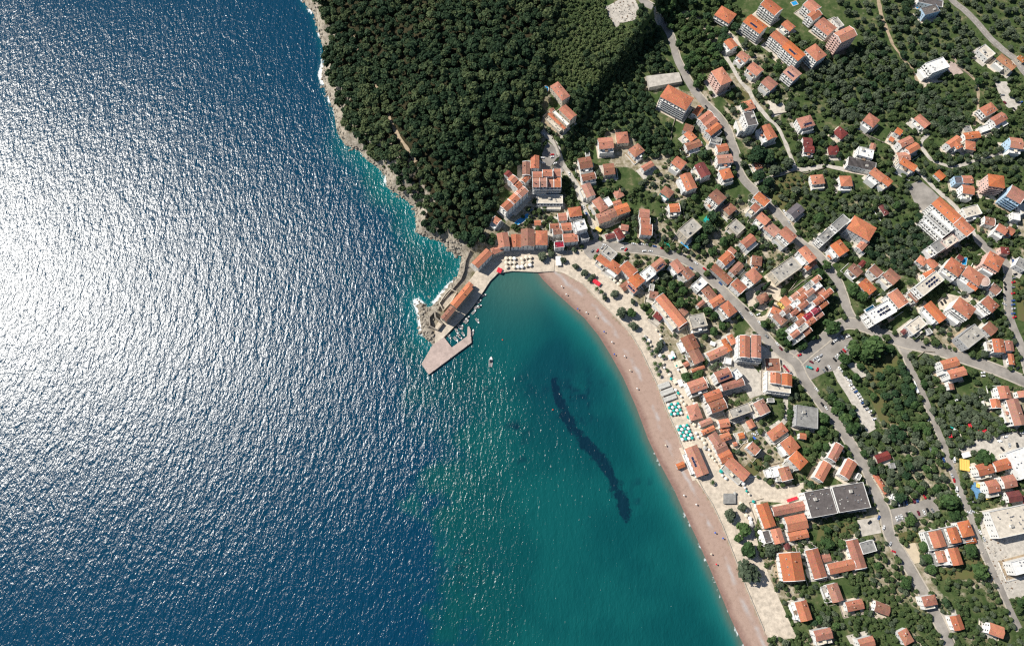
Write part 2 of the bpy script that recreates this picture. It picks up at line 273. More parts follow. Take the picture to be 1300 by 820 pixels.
AREAS = [('promenade', BACKBEACH[:-1] + [(1012,810),(978,735),(965,700),(958,672),(966,640),(958,622),(945,608),(925,585),(905,558),(890,530),(876,505),(866,480),(854,455),(842,430),(826,404),(812,388),(797,370),(780,352),(764,338),(752,326),(740,318),(720,318),(703,325)], 'paving', .12),
         ('plaza', [(738,308),(752,300),(764,304),(776,312),(774,320),(762,322),(750,330),(742,322)], 'asphalt', .2),
         ('plaza', [(930,612),(945,600),(962,606),(975,612),(990,618),(1004,616),(1020,612),(1020,640),(968,636),(960,640)], 'paving', .16),
         ('junction', [(1001,445),(1022,442),(1040,430),(1062,420),(1078,424),(1090,440),(1074,456),(1060,470),(1045,474),(1030,482),(1024,494),(1012,476)], 'asphalt', .21),
         ('junction', [(1130,430),(1164,438),(1154,450),(1152,462),(1147,456)], 'asphalt', .22),
         ('gravel_lot', [(1054,464),(1064,461),(1074,478),(1086,492),(1097,508),(1109,530),(1112,544),(1102,550),(1093,538),(1085,520),(1075,502),(1063,484)], 'gravel', .2),
         ('car_park', [(1123,648),(1150,642),(1186,630),(1193,648),(1178,654),(1150,662),(1128,668)], 'asphalt', .2),
         ('gravel_lot', [(1240,558),(1258,553),(1300,545),(1310,575),(1262,588),(1248,572),(1222,576),(1214,570)], 'gravel', .2),
         ('car_park', [(1152,236),(1168,229),(1182,240),(1204,262),(1190,268),(1176,276),(1160,256)], 'asphalt', .2),
         ('car_park', [(694,180),(704,186),(713,205),(716,218),(700,220),(688,216),(688,196)], 'asphalt', .2),
         ('plaza', [(1190,382),(1200,372),(1216,376),(1232,374),(1244,380),(1230,384),(1210,384),(1204,390),(1192,394)], 'paving', .2),
         ('concrete_pad', [(1088,660),(1114,656),(1119,676),(1093,681)], 'concrete', .2),
         ('concrete_pad', [(974,134),(994,131),(1000,142),(980,150)], 'concrete', .25),
         ('dirt_yard', [(1262,104),(1278,104),(1286,124),(1298,130),(1288,142),(1278,136),(1270,124)], 'gravel', .2),
         ('rubble_clearing', [(768,10),(790,-2),(806,0),(812,12),(806,26),(788,30),(783,36),(776,28)], 'concrete', .3),
         ('building_plot', [(1243,655),(1300,640),(1340,640),(1340,760),(1275,760),(1258,712),(1248,690)], 'gravel', .15),
         ('concrete_forecourt', [(965,438),(990,448),(1008,462),(1010,478),(990,470),(968,468)], 'concrete', .2),
         ('concrete_forecourt', [(924,455),(945,452),(966,476),(970,500),(952,506),(936,478)], 'concrete', .18),
         ('churchyard', [(946,372),(966,360),(986,356),(988,372),(982,388),(966,396),(950,390)], 'paving', .18),
         ('concrete_forecourt', [(972,366),(984,356),(990,372),(982,384)], 'paving', .2),
         ('sand_court', [(1147,691),(1161.5,688.5),(1172,713),(1155,716.5)], 'pitch', .25),
         ('lawn', [(978,229),(1008,219),(1026,222),(1031,245),(1016,256),(1003,262),(992,272),(976,254)], 'lawn', .15),
         ('lawn', [(1096,452),(1138,450),(1143,462),(1122,472),(1122,498),(1130,520),(1150,524),(1148,540),(1118,536),(1104,505),(1100,478)], 'lawn', .15),
         ('lawn', [(1040,666),(1086,662),(1092,680),(1060,687),(1036,686)], 'lawn', .15), ('lawn', [(1139,677),(1166,671),(1171,688),(1150,690),(1146,692)], 'lawn', .15),
         ('lawn', [(1222,617),(1236,614),(1240,628),(1232,634),(1224,630)], 'lawn', .22), ('lawn', [(944,593),(956,583),(967,580),(968,594),(958,604)], 'lawn', .15),
         ('lawn', [(918,124),(938,112),(953,121),(946,132),(930,136)], 'lawn', .15), ('lawn', [(1289,360),(1312,352),(1312,412),(1292,406)], 'lawn', .15),
         ('lawn', [(1240,715),(1220,690),(1226,680),(1240,690),(1256,730),(1240,735),(1190,735),(1186,722)], 'lawn', .15),
         ('fort_terrace', [(567,374),(558,386),(563,395),(574,384),(581,373)], 'paving', .3),
         ('terrace', [(1200,77),(1212,80),(1223,93),(1211,97),(1202,90)], 'pinkpave', .3), ('forecourt', [(1163,96),(1174,84),(1180,98),(1200,104),(1184,106),(1170,113)], 'paving', .25),
         ('turf_terrace', [(884,274),(889,269),(897,276),(891,282)], 'lawnb', .3)]

def catmull(pts, step=2.5):
    out = []
    q = [pts[0]] + list(pts) + [pts[-1]]
    for i in range(1, len(q) - 2):
        p0, p1, p2, p3 = q[i - 1], q[i], q[i + 1], q[i + 2]
        n = max(2, int(math.hypot(p2[0] - p1[0], p2[1] - p1[1]) / step))
        for j in range(n):
            t = j / n
            out.append(tuple(.5 * (2 * b + (c - a) * t + (2 * a - 5 * b + 4 * c - d) * t * t + (3 * b - a - 3 * c + d) * t ** 3) for a, b, c, d in zip(p0, p1, p2, p3)))
    out.append(pts[-1]); return out
def ribbon(name, path, w, m, off, o0=None, o1=None, jit=0.0, parent=None):
    """a strip draped over the ground; o0..o1 are lateral offsets (default -w/2..w/2)"""
    o0 = -w / 2 if o0 is None else o0; o1 = w / 2 if o1 is None else o1
    mb = MB(); rows = []; cols = max(1, int((o1 - o0) / 2.2))
    for i, (x, y) in enumerate(path):
        a = path[max(i - 1, 0)]; b = path[min(i + 1, len(path) - 1)]
        tx, ty = b[0] - a[0], b[1] - a[1]; l = math.hypot(tx, ty) or 1; nx, ny = ty / l, -tx / l
        row = []
        for c in range(cols + 1):
            o = o0 + (o1 - o0) * c / cols
            if jit and c in (0, cols): o += jit * (float(vnoise(x, y, 7, 5 + c)) - .5) * 2
            X, Y = x + nx * o, y + ny * o
            row.append(len(mb.v)); mb.v.append((X, Y, H(X, Y) + off))
        rows.append(row)
    for a, b in zip(rows, rows[1:]):
        for c in range(cols): mb.f.append((a[c], b[c], b[c + 1], a[c + 1])); mb.m.append(0)
    return mb.build(name, m, parent)
def drape(name, pxpts, m, off, kind='structure', maxlen=6.0):
    pts = ccw([G(*p)[:2] for p in pxpts]); bm = bmesh.new()
    f = bm.faces.new([bm.verts.new((x, y, 0)) for x, y in pts])
    bmesh.ops.triangulate(bm, faces=bm.faces[:])
    for _ in range(8):
        long = [e for e in bm.edges if e.calc_length() > maxlen]
        if not long: break
        bmesh.ops.subdivide_edges(bm, edges=long, cuts=1, use_grid_fill=False)
        bmesh.ops.triangulate(bm, faces=[q for q in bm.faces if len(q.verts) > 3])
    for v in bm.verts: v.co.z = H(v.co.x, v.co.y) + off
    bmesh.ops.recalc_face_normals(bm, faces=bm.faces[:])
    if sum(q.normal.z for q in bm.faces) < 0: bmesh.ops.reverse_faces(bm, faces=bm.faces[:])
    me = D.meshes.new(name); bm.to_mesh(me); bm.free(); me.materials.append(m)
    o = link(name, me); o['kind'] = kind; return o

roadpaths = []
for name, pts, w, m, off in ROADS:
    path = catmull([G(*p)[:2] for p in pts]); roadpaths.append((path, w))
    o = ribbon(name, path, w, M[m], off, jit=.8 if m in ('dirt', 'concrete', 'paving') else .3); o['kind'] = 'structure'
for ip, sides in ((1, (-1, 1)), (2, (-1, 1)), (9, (1,)), (0, (-1,)), (4, (1,))):
    path, w = roadpaths[ip]
    for s in sides:
        a, b = (w / 2 + .02, w / 2 + 1.3) if s > 0 else (-w / 2 - 1.3, -w / 2 - .02)
        o = ribbon('pavement', path, 1.5, M['kerb'], .40, a, b); o['kind'] = 'structure'
for ip in (0, 1, 2, 3):
    path, w = roadpaths[ip]
    mb = MB(); d = 0
    for i in range(len(path) - 1):
        if ip == 3 and i % 2 == 0:
            (x0, y0), (x1, y1) = path[i], path[i + 1]; l = math.hypot(x1 - x0, y1 - y0) or 1; nx, ny = (y1 - y0) / l * .09, -(x1 - x0) / l * .09
            z0, z1 = H(x0, y0) + .285, H(x1, y1) + .285
            mb.quad((x0 - nx, y0 - ny, z0), (x0 + nx, y0 + ny, z0), (x1 + nx, y1 + ny, z1), (x1 - nx, y1 - ny, z1))
    mb.build('road_markings', M['line'])['kind'] = 'structure'
for name, pts, m, off in AREAS: drape(name, pts, M[m], off)

# ------------------------------------------------------------------ land sheet
PXX, PYY = PX(GXX, GYY, Z)
forest = in_poly(PXX, PYY, FOREST); bushz = in_poly(PXX, PYY, BUSH)
beachy = isb * (1 - sstep(-3, 3, -1.0 * poly_dist(GXX, GYY, [P(*p) for p in BEACHLINE]) + 0) * 0)
back = [P(*p, 2) for p in BACKBEACH]
BEACHPOLY = [P(*p) for p in [(660,350)] + BEACHLINE[:-1]] + back[::-1] + [P(700, 340, 2)]
onbeach = in_poly(GXX, GYY, BEACHPOLY) | ((db < 9) & (isb > .5) & (PYY < 860))
dbk = poly_dist(GXX, GYY, back)
rockw = np.clip(np.exp(-((dw - 1) / 8.5) ** 2) * 1.25, 0, 1) * (~onbeach)
rockw = np.maximum(rockw, sstep(.5, 1.1, np.hypot(*np.gradient(Z, STEP))) * (dw < 40))
green = fbm(GXX, GYY, 30, 21, 3)
townc = np.zeros(Z.shape + (4,)); townc[..., 3] = 1
# RGB weights: R sand, G greenery, B rock ; none = pale town ground
isgreen = sstep(.34, .50, green)
inland = PX(GXX, GYY, Z)[0]
hillgreen = sstep(930, 1040, PXX) * sstep(330, 230, PYY) * .75 + sstep(1040, 1090, PXX) * sstep(460, 500, PYY) * .35
isgreen = np.clip(isgreen + hillgreen, 0, 1)
isgreen = np.where(forest | bushz, 1, isgreen)
lowtown = sstep(120, 60, dbk) * (PYY > 400) * (PYY < 640)
isgreen = isgreen * (1 - .6 * lowtown)
harbour = (PXX > 575) & (PXX < 745) & (PYY > 285) & (PYY < 350) | in_poly(PXX, PYY, [(640,262),(690,225),(725,250),(740,300),(700,320),(640,300)]) | (dw < 22) & (PYY > 300)
isgreen = np.where(harbour & ~forest, isgreen * .3, isgreen)
promen = (dbk < 14) & (isb > .9); isgreen = np.where(promen & ~onbeach, isgreen * .15, isgreen)
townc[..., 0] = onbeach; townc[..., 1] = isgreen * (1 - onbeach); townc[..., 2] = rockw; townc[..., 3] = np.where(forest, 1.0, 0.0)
nv = GXX.size; ny_, nx_ = GXX.shape
verts = np.stack([GXX, GYY, Z], -1).reshape(-1, 3)
idx = np.arange(nv).reshape(ny_, nx_)
faces = np.stack([idx[:-1, :-1], idx[:-1, 1:], idx[1:, 1:], idx[1:, :-1]], -1).reshape(-1, 4)
def npmesh(name, verts, quads, mats, smooth=False):
    me = D.meshes.new(name); n = len(verts); q = len(quads); k = quads.shape[1]
    me.vertices.add(n); me.vertices.foreach_set('co', np.ascontiguousarray(verts, np.float32).ravel())
    me.loops.add(q * k); me.loops.foreach_set('vertex_index', np.ascontiguousarray(quads, np.int32).ravel())
    me.polygons.add(q); me.polygons.foreach_set('loop_start', np.arange(0, q * k, k, dtype=np.int32))
    try: me.polygons.foreach_set('loop_total', np.full(q, k, np.int32))
    except Exception: pass
    if smooth: me.polygons.foreach_set('use_smooth', np.ones(q, bool))
    for m in (mats if isinstance(mats, list) else [mats]): me.materials.append(m)
    me.update(calc_edges=True); me.validate(); return me
def vcol(me, name, arr):
    a = me.attributes.new(name, 'FLOAT_COLOR', 'POINT'); a.data.foreach_set('color', np.ascontiguousarray(arr, np.float32).ravel())
def groundmat():
    m = D.materials.new('land'); m.use_nodes = True; nt = m.node_tree; L = nt.links; b = nt.nodes['Principled BSDF']
    b.inputs['Roughness'].default_value = .95; b.inputs['Specular IOR Level'].default_value = .1
    geo = nt.nodes.new('ShaderNodeNewGeometry'); at = nt.nodes.new('ShaderNodeAttribute'); at.attribute_name = 'cover'
    sp = nt.nodes.new('ShaderNodeSeparateColor'); L.new(at.outputs['Color'], sp.inputs[0])
    def noise(s, d=5, r=.6):
        n = nt.nodes.new('ShaderNodeTexNoise'); n.inputs['Scale'].default_value = s; n.inputs['Detail'].default_value = d; n.inputs['Roughness'].default_value = r
        L.new(geo.outputs['Position'], n.inputs['Vector']); return n.outputs['Fac']
    def ramp(src, stops):
        r = nt.nodes.new('ShaderNodeValToRGB'); e = r.color_ramp.elements
        e[0].position, e[0].color = stops[0][0], (*stops[0][1], 1); e[1].position, e[1].color = stops[-1][0], (*stops[-1][1], 1)
        for p, c in stops[1:-1]: q = e.new(p); q.color = (*c, 1)
        L.new(src, r.inputs[0]); return r.outputs[0]
    def mixc(f, a, c):
        x = nt.nodes.new('ShaderNodeMix'); x.data_type = 'RGBA'; L.new(f, x.inputs[0]); L.new(a, x.inputs[6]); L.new(c, x.inputs[7]); return x.outputs[2]
    def math_(op, a, b_=None, c_=None, clamp=False):
        x = nt.nodes.new('ShaderNodeMath'); x.operation = op; x.use_clamp = clamp
        for i, v in enumerate((a, b_, c_)):
            if v is None: continue
            if isinstance(v, (int, float)): x.inputs[i].default_value = v
            else: L.new(v, x.inputs[i])
        return x.outputs[0]
    town = ramp(noise(.16, 6, .75), [(.3, (.10, .11, .045)), (.45, (.22, .19, .12)), (.57, (.38, .33, .25)), (.72, (.52, .46, .38))])
    grass = ramp(noise(.09, 7, .7), [(.28, (.026, .044, .016)), (.45, (.050, .080, .026)), (.56, (.082, .104, .042)), (.70, (.22, .185, .11))])
    sand = ramp(noise(.3, 8, .8), [(.3, (.27, .19, .15)), (.5, (.36, .255, .205)), (.62, (.37, .265, .215)), (.75, (.43, .325, .27))])
    rockc = ramp(noise(.28, 9, .78), [(.3, (.08, .07, .05)), (.46, (.26, .225, .175)), (.6, (.38, .34, .28)), (.75, (.54, .49, .43))])
    # damp sand along the water and a streak of grey pebbles above it follow the height of the beach
    sx = nt.nodes.new('ShaderNodeSeparateXYZ'); L.new(geo.outputs['Position'], sx.inputs[0])
    zz = math_('ADD', sx.outputs['Z'], math_('MULTIPLY', math_('SUBTRACT', noise(.05, 4), .5), .55))
    sand = mixc(math_('MULTIPLY', math_('SUBTRACT', 1.0, math_('DIVIDE', math_('SUBTRACT', zz, .15), .35, None, True), None, True), 1.0), sand, ramp(noise(.4), [(.3, (.20, .125, .10)), (.7, (.27, .17, .14))]))
    peb = math_('SUBTRACT', 1.0, math_('MULTIPLY', math_('ABSOLUTE', math_('SUBTRACT', zz, 1.15)), 4.5), None, True)
    peb = math_('MULTIPLY', peb, math_('MULTIPLY', math_('SUBTRACT', noise(.035, 3), .46), 9, None, True))
    sand = mixc(math_('MULTIPLY', peb, .8), sand, ramp(noise(.5), [(.3, (.36, .34, .33)), (.7, (.46, .44, .43))]))
    soft = math_('MULTIPLY_ADD', math_('SUBTRACT', noise(.12, 6, .7), .5), 1.5, sp.outputs['Green'])
    gf = math_('MULTIPLY', math_('SUBTRACT', soft, .36), 3.4, None, True)
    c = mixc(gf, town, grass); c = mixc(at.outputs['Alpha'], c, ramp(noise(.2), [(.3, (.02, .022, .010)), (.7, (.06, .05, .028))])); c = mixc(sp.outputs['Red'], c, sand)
    rf = math_('MULTIPLY', math_('SUBTRACT', math_('MULTIPLY_ADD', math_('SUBTRACT', noise(.2, 6, .7), .5), .8, sp.outputs['Blue']), .25), 4, None, True)
    c = mixc(rf, c, rockc); L.new(c, b.inputs['Base Color'])
    bp = nt.nodes.new('ShaderNodeBump'); bp.inputs['Distance'].default_value = .8
    L.new(math_('MULTIPLY', rf, 1.0), bp.inputs['Strength']); L.new(noise(.35, 9, .75), bp.inputs['Height']); L.new(bp.outputs[0], b.inputs['Normal'])
    return m
MLAND = groundmat()
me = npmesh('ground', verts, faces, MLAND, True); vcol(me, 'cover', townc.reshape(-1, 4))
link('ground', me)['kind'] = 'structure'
# far hills behind the town, out of the photograph's frame
mb = MB(); N = 36
def far_h(x, y):
    d = max(GX0 + 30 - x, x - GX1 + 30, y - GY1 + 30, GY0 + 30 - y, 0)
    cx_, cy_ = min(max(x, GX0), GX1), min(max(y, GY0), GY1)
    land_side = y > GY1 - 40 and x > -420 or x > GX1 - 40 and y > -400
    return (H(cx_, cy_) - 2 + min(d, 900) * .22 + 60 * (float(fbm(x, y, 420, 9)) - .5)) if land_side else -20
for j in range(N):
    for i in range(N):
        x0, x1 = -2200 + i * 130, -2200 + (i + 1) * 130; y0, y1 = -2000 + j * 130, -2000 + (j + 1) * 130
        if x0 >= GX0 and x1 <= GX1 and y0 >= GY0 and y1 <= GY1: continue
        q = [(x, y, far_h(x, y)) for x, y in ((x0, y0), (x1, y0), (x1, y1), (x0, y1))]
        if all(p[2] <= -19 for p in q): continue
        mb.quad(*q)
mb.build('hills', mat('wooded_hills', (.05, .07, .025), .95, .5, .02))['kind'] = 'structure'

# ------------------------------------------------------------------ sea
spx = np.arange(-120, 1060, 3.2); spy = np.arange(-90, 880, 3.2)
SX, SY = np.meshgrid(spx, spy)
wx, wy = P(SX, SY, 0.0)
lerp = lambda a, b, t: np.asarray(a) + (np.asarray(b) - np.asarray(a)) * t[..., None]
dwest = poly_dist(SX, SY, WEST); dbea = poly_dist(SX, SY, BEACHLINE); dquay = poly_dist(SX, SY, QUAYLINE)
nz = fbm(SX, SY, 40, 31, 4) - .5; nf = fbm(SX, SY, 9, 41, 3) - .5
DEEP, TEAL, BRIGHT, SHAL = (.0004, .037, .078), (.0015, .062, .066), (.002, .135, .145), (.10, .13, .10)
edge = np.interp(SY, [-90, 100, 190, 260, 330, 420, 480, 560, 620, 680, 730, 900], [470, 470, 455, 500, 520, 530, 548, 566, 558, 549, 560, 575])
wid = np.interp(SY, [100, 300, 450, 540, 600, 680, 900], [40, 60, 60, 48, 26, 26, 50])
edge = edge + 11 * np.sin(SY / 21.0) * sstep(480, 560, SY) + 7 * np.sin(SY / 8.3 + 1)
t = sstep(-1, 1, (SX - edge + nz * 120 + nf * 40) / wid)
c = lerp(DEEP, TEAL, t)
c = lerp(c, (.002, .042, .06), np.exp(-((SX - 740) / 120) ** 2 - ((SY - 470) / 90) ** 2) * .8)
c = lerp(c, (.004, .095, .092), np.clip(sstep(.0, .35, fbm(SX, SY, 70, 55, 4) - .42), 0, 1) * t * .55)
c = lerp(c, BRIGHT, np.exp(-((dwest + nz * 14) / 20) ** 2) * sstep(150, 220, SY) * (SX < 640) * .62)
c = lerp(c, BRIGHT, np.exp(-(dwest / 6) ** 2) * .35)
c = lerp(c, (.01, .15, .14), np.exp(-((dbea - 4) / 18) ** 2) * .75 * (SY > 340))
c = lerp(c, (.055, .13, .105), np.exp(-((SX - 655) / 46) ** 2 - ((SY - 360) / 34) ** 2) * .75)
c = lerp(c, (.02, .10, .095), np.exp(-((SX - 640) / 40) ** 2 - ((SY - 400) / 30) ** 2) * .35)
c = lerp(c, SHAL, np.exp(-((dbea + nf * 4) / 7.0) ** 2) * .85)
WEED = [(704,482),(707,500),(714,522),(728,545),(748,568),(768,588),(780,612),(790,640),(795,658)]
dweed = poly_dist(SX, SY, WEED)
ww = np.interp(SY, [480, 520, 560, 600, 640, 660], [4, 6, 7.5, 7, 10, 6])
weedf = np.clip(1.3 - (dweed + nf * 7) / ww * .75, 0, 1); weedf = np.maximum(weedf, .42 * np.exp(-((SX - 728) / 30) ** 2 - ((SY - 505) / 32) ** 2)); weedf = np.maximum(weedf, .36 * np.exp(-((SX - 660) / 26) ** 2 - ((SY - 560) / 40) ** 2)); weedf = np.maximum(weedf, .33 * np.exp(-((SX - 600) / 40) ** 2 - ((SY - 700) / 40) ** 2))
patch = sstep(.06, .2, nf + nz * .5) * np.exp(-((SX - 735) / 34) ** 2 - ((SY - 510) / 34) ** 2) * .8
patch += sstep(.02, .14, nf + nz * .4) * (np.exp(-((SX - 655) / 16) ** 2 - ((SY - 543) / 8) ** 2) + .6 * np.exp(-((SX - 662) / 12) ** 2 - ((SY - 580) / 26) ** 2) + .5 * np.exp(-((SX - 640) / 60) ** 2 - ((SY - 490) / 12) ** 2))
patch += sstep(.0, .2, nf + nz) * np.exp(-((SX - 590) / 26) ** 2 - ((SY - 715) / 25) ** 2) * .7 + sstep(.1, .2, nf) * np.exp(-((SX - 815) / 14) ** 2 - ((SY - 625) / 22) ** 2) * .7
c = lerp(c, (.002, .014, .035), np.clip(patch, 0, 1) * .8)
c = lerp(c, DEEP, sstep(.0, 1, np.exp(-((SX - 575) / 60) ** 2 - ((SY - 700) / 60) ** 2) * sstep(.05, .25, nz)) * .5)
foam = np.exp(-((dwest - 1) / 4.2) ** 2) * sstep(-.16, .18, fbm(SX, SY, 14, 77, 3) - .5) * (SX < 600) * (.35 + .65 * np.clip(sstep(200, 120, SY) + .7 * sstep(330, 350, SY) + np.exp(-((SX - 497) / 14) ** 2 - ((SY - 232) / 14) ** 2) * 1.5, 0, 1))
foam += np.exp(-((dwest - 3) / 5) ** 2) * (SX < 560) * sstep(360, 392, SY) * sstep(470, 430, SY) * .3 * sstep(-.1, .2, nf)
foam += np.exp(-((dbea - 1.5) / 3.0) ** 2) * sstep(500, 600, SY) * .62 * sstep(-.2, .1, nf)
foam = np.clip(foam, 0, 1)
wave = np.clip(sstep(150, 25, dwest) * 0 + sstep(700, 540, SX) + .78, .0, 1) * np.clip(1 - np.exp(-(dbea / 40) ** 2) * .6, 0, 1)
harb = np.exp(-((SX - 680) / 110) ** 2 - ((SY - 400) / 75) ** 2)
wave *= 1 - .6 * harb
ny2, nx2 = SX.shape
wv = np.stack([wx, wy, np.zeros_like(wx)], -1)
for sl, f in ((np.s_[0, :], 0), (np.s_[-1, :], 0), (np.s_[:, 0], 0), (np.s_[:, -1], 0)):
    q = wv[sl]; q[..., 0] *= 6; q[..., 1] = np.where(q[..., 1] > 0, q[..., 1] * 4, q[..., 1] * 18)
idx = np.arange(ny2 * nx2).reshape(ny2, nx2)
q = np.stack([idx[1:, :-1], idx[1:, 1:], idx[:-1, 1:], idx[:-1, :-1]], -1).reshape(-1, 4)
def seamat():
    m = D.materials.new('sea_water'); m.use_nodes = True; nt = m.node_tree; L = nt.links; b = nt.nodes['Principled BSDF']
    nt.nodes.remove(b); b = nt.nodes.new('ShaderNodeBsdfGlossy'); b.distribution = 'BECKMANN'; df = nt.nodes.new('ShaderNodeBsdfDiffuse'); fr = nt.nodes.new('ShaderNodeFresnel'); fr.inputs['IOR'].default_value = 1.47; ms = nt.nodes.new('ShaderNodeMixShader')
    L.new(fr.outputs[0], ms.inputs[0]); L.new(df.outputs[0], ms.inputs[1]); L.new(b.outputs[0], ms.inputs[2]); L.new(ms.outputs[0], nt.nodes['Material Output'].inputs['Surface']); b.inputs['Color'].default_value = (1, 1, 1, 1)
    at = nt.nodes.new('ShaderNodeAttribute'); at.attribute_name = 'water'
    ex = nt.nodes.new('ShaderNodeAttribute'); ex.attribute_name = 'surf'
    sp = nt.nodes.new('ShaderNodeSeparateColor'); L.new(ex.outputs['Color'], sp.inputs[0])
    geo = nt.nodes.new('ShaderNodeNewGeometry')
    def noise(rot, sc, s, d, r=.5, dist=0):
        mp = nt.nodes.new('ShaderNodeMapping'); mp.inputs['Rotation'].default_value = (0, 0, math.radians(rot)); mp.inputs['Scale'].default_value = sc
        L.new(geo.outputs['Position'], mp.inputs[0])
        n = nt.nodes.new('ShaderNodeTexNoise'); n.inputs['Scale'].default_value = s; n.inputs['Detail'].default_value = d; n.inputs['Roughness'].default_value = r; n.inputs['Distortion'].default_value = dist
        L.new(mp.outputs[0], n.inputs['Vector']); return n.outputs['Fac']
    def math_(op, a, b_=None, c_=None, clamp=False):
        x = nt.nodes.new('ShaderNodeMath'); x.operation = op; x.use_clamp = clamp
        for i, v in enumerate((a, b_, c_)):
            if v is None: continue
            if isinstance(v, (int, float)): x.inputs[i].default_value = v
            else: L.new(v, x.inputs[i])
        return x.outputs[0]
    # wind sea: crests run from lower left to upper right, short chop on top, gusts change its strength
    big = noise(-48, (1, .38, 1), .145, 2, .5, .3); mid = noise(-30, (1, .5, 1), .40, 3, .6, .2); small = noise(-62, (1, .7, 1), .75, 3, .65)
    gust = noise(20, (1, 1, 1), .008, 3)
    h = math_('MULTIPLY_ADD', big, SEA_BIG, math_('MULTIPLY_ADD', mid, SEA_MID, math_('MULTIPLY', small, SEA_SMALL)))
    h = math_('MULTIPLY', h, math_('MULTIPLY_ADD', gust, .7, .65))
    h = math_('MULTIPLY', h, sp.outputs['Green'])
    bp = nt.nodes.new('ShaderNodeBump'); bp.inputs['Strength'].default_value = 1; bp.inputs['Distance'].default_value = 1
    L.new(h, bp.inputs['Height']); L.new(bp.outputs[0], b.inputs['Normal']); L.new(bp.outputs[0], fr.inputs['Normal']); L.new(bp.outputs[0], df.inputs['Normal'])
    fn = noise(0, (1, 1, 1), .3, 5, .7)
    ff = math_('MULTIPLY', math_('SUBTRACT', math_('ADD', math_('MULTIPLY', sp.outputs['Red'], 1.15), math_('MULTIPLY', fn, 1.0)), 1.0), 3.2, None, True)
    mx = nt.nodes.new('ShaderNodeMix'); mx.data_type = 'RGBA'; L.new(ff, mx.inputs[0]); wf = math_('MULTIPLY', math_('SUBTRACT', math_('MULTIPLY_ADD', math_('SUBTRACT', noise(0, (1, 1, 1), .11, 7, .72), .5), 2.3, sp.outputs['Blue']), .46), 2.7, None, True)
    wm = nt.nodes.new('ShaderNodeMix'); wm.data_type = 'RGBA'; L.new(math_('MULTIPLY', wf, .84), wm.inputs[0]); L.new(at.outputs['Color'], wm.inputs[6]); wm.inputs[7].default_value = (.002, .014, .032, 1); L.new(wm.outputs[2], mx.inputs[6]); mx.inputs[7].default_value = (.72, .76, .76, 1)
    L.new(mx.outputs[2], df.inputs['Color'])
    rr = math_('MULTIPLY_ADD', ff, .5, SEA_ROUGH); L.new(rr, b.inputs['Roughness'])
    return m
SEA_BIG, SEA_MID, SEA_SMALL, SEA_ROUGH = .82, .72, .13, .27
me = npmesh('sea', wv.reshape(-1, 3), q, seamat(), False)
vcol(me, 'water', np.concatenate([c, np.ones_like(c[..., :1])], -1).reshape(-1, 4))
vcol(me, 'surf', np.stack([foam, wave, weedf, np.ones_like(foam)], -1).reshape(-1, 4))
link('sea', me)['kind'] = 'structure'
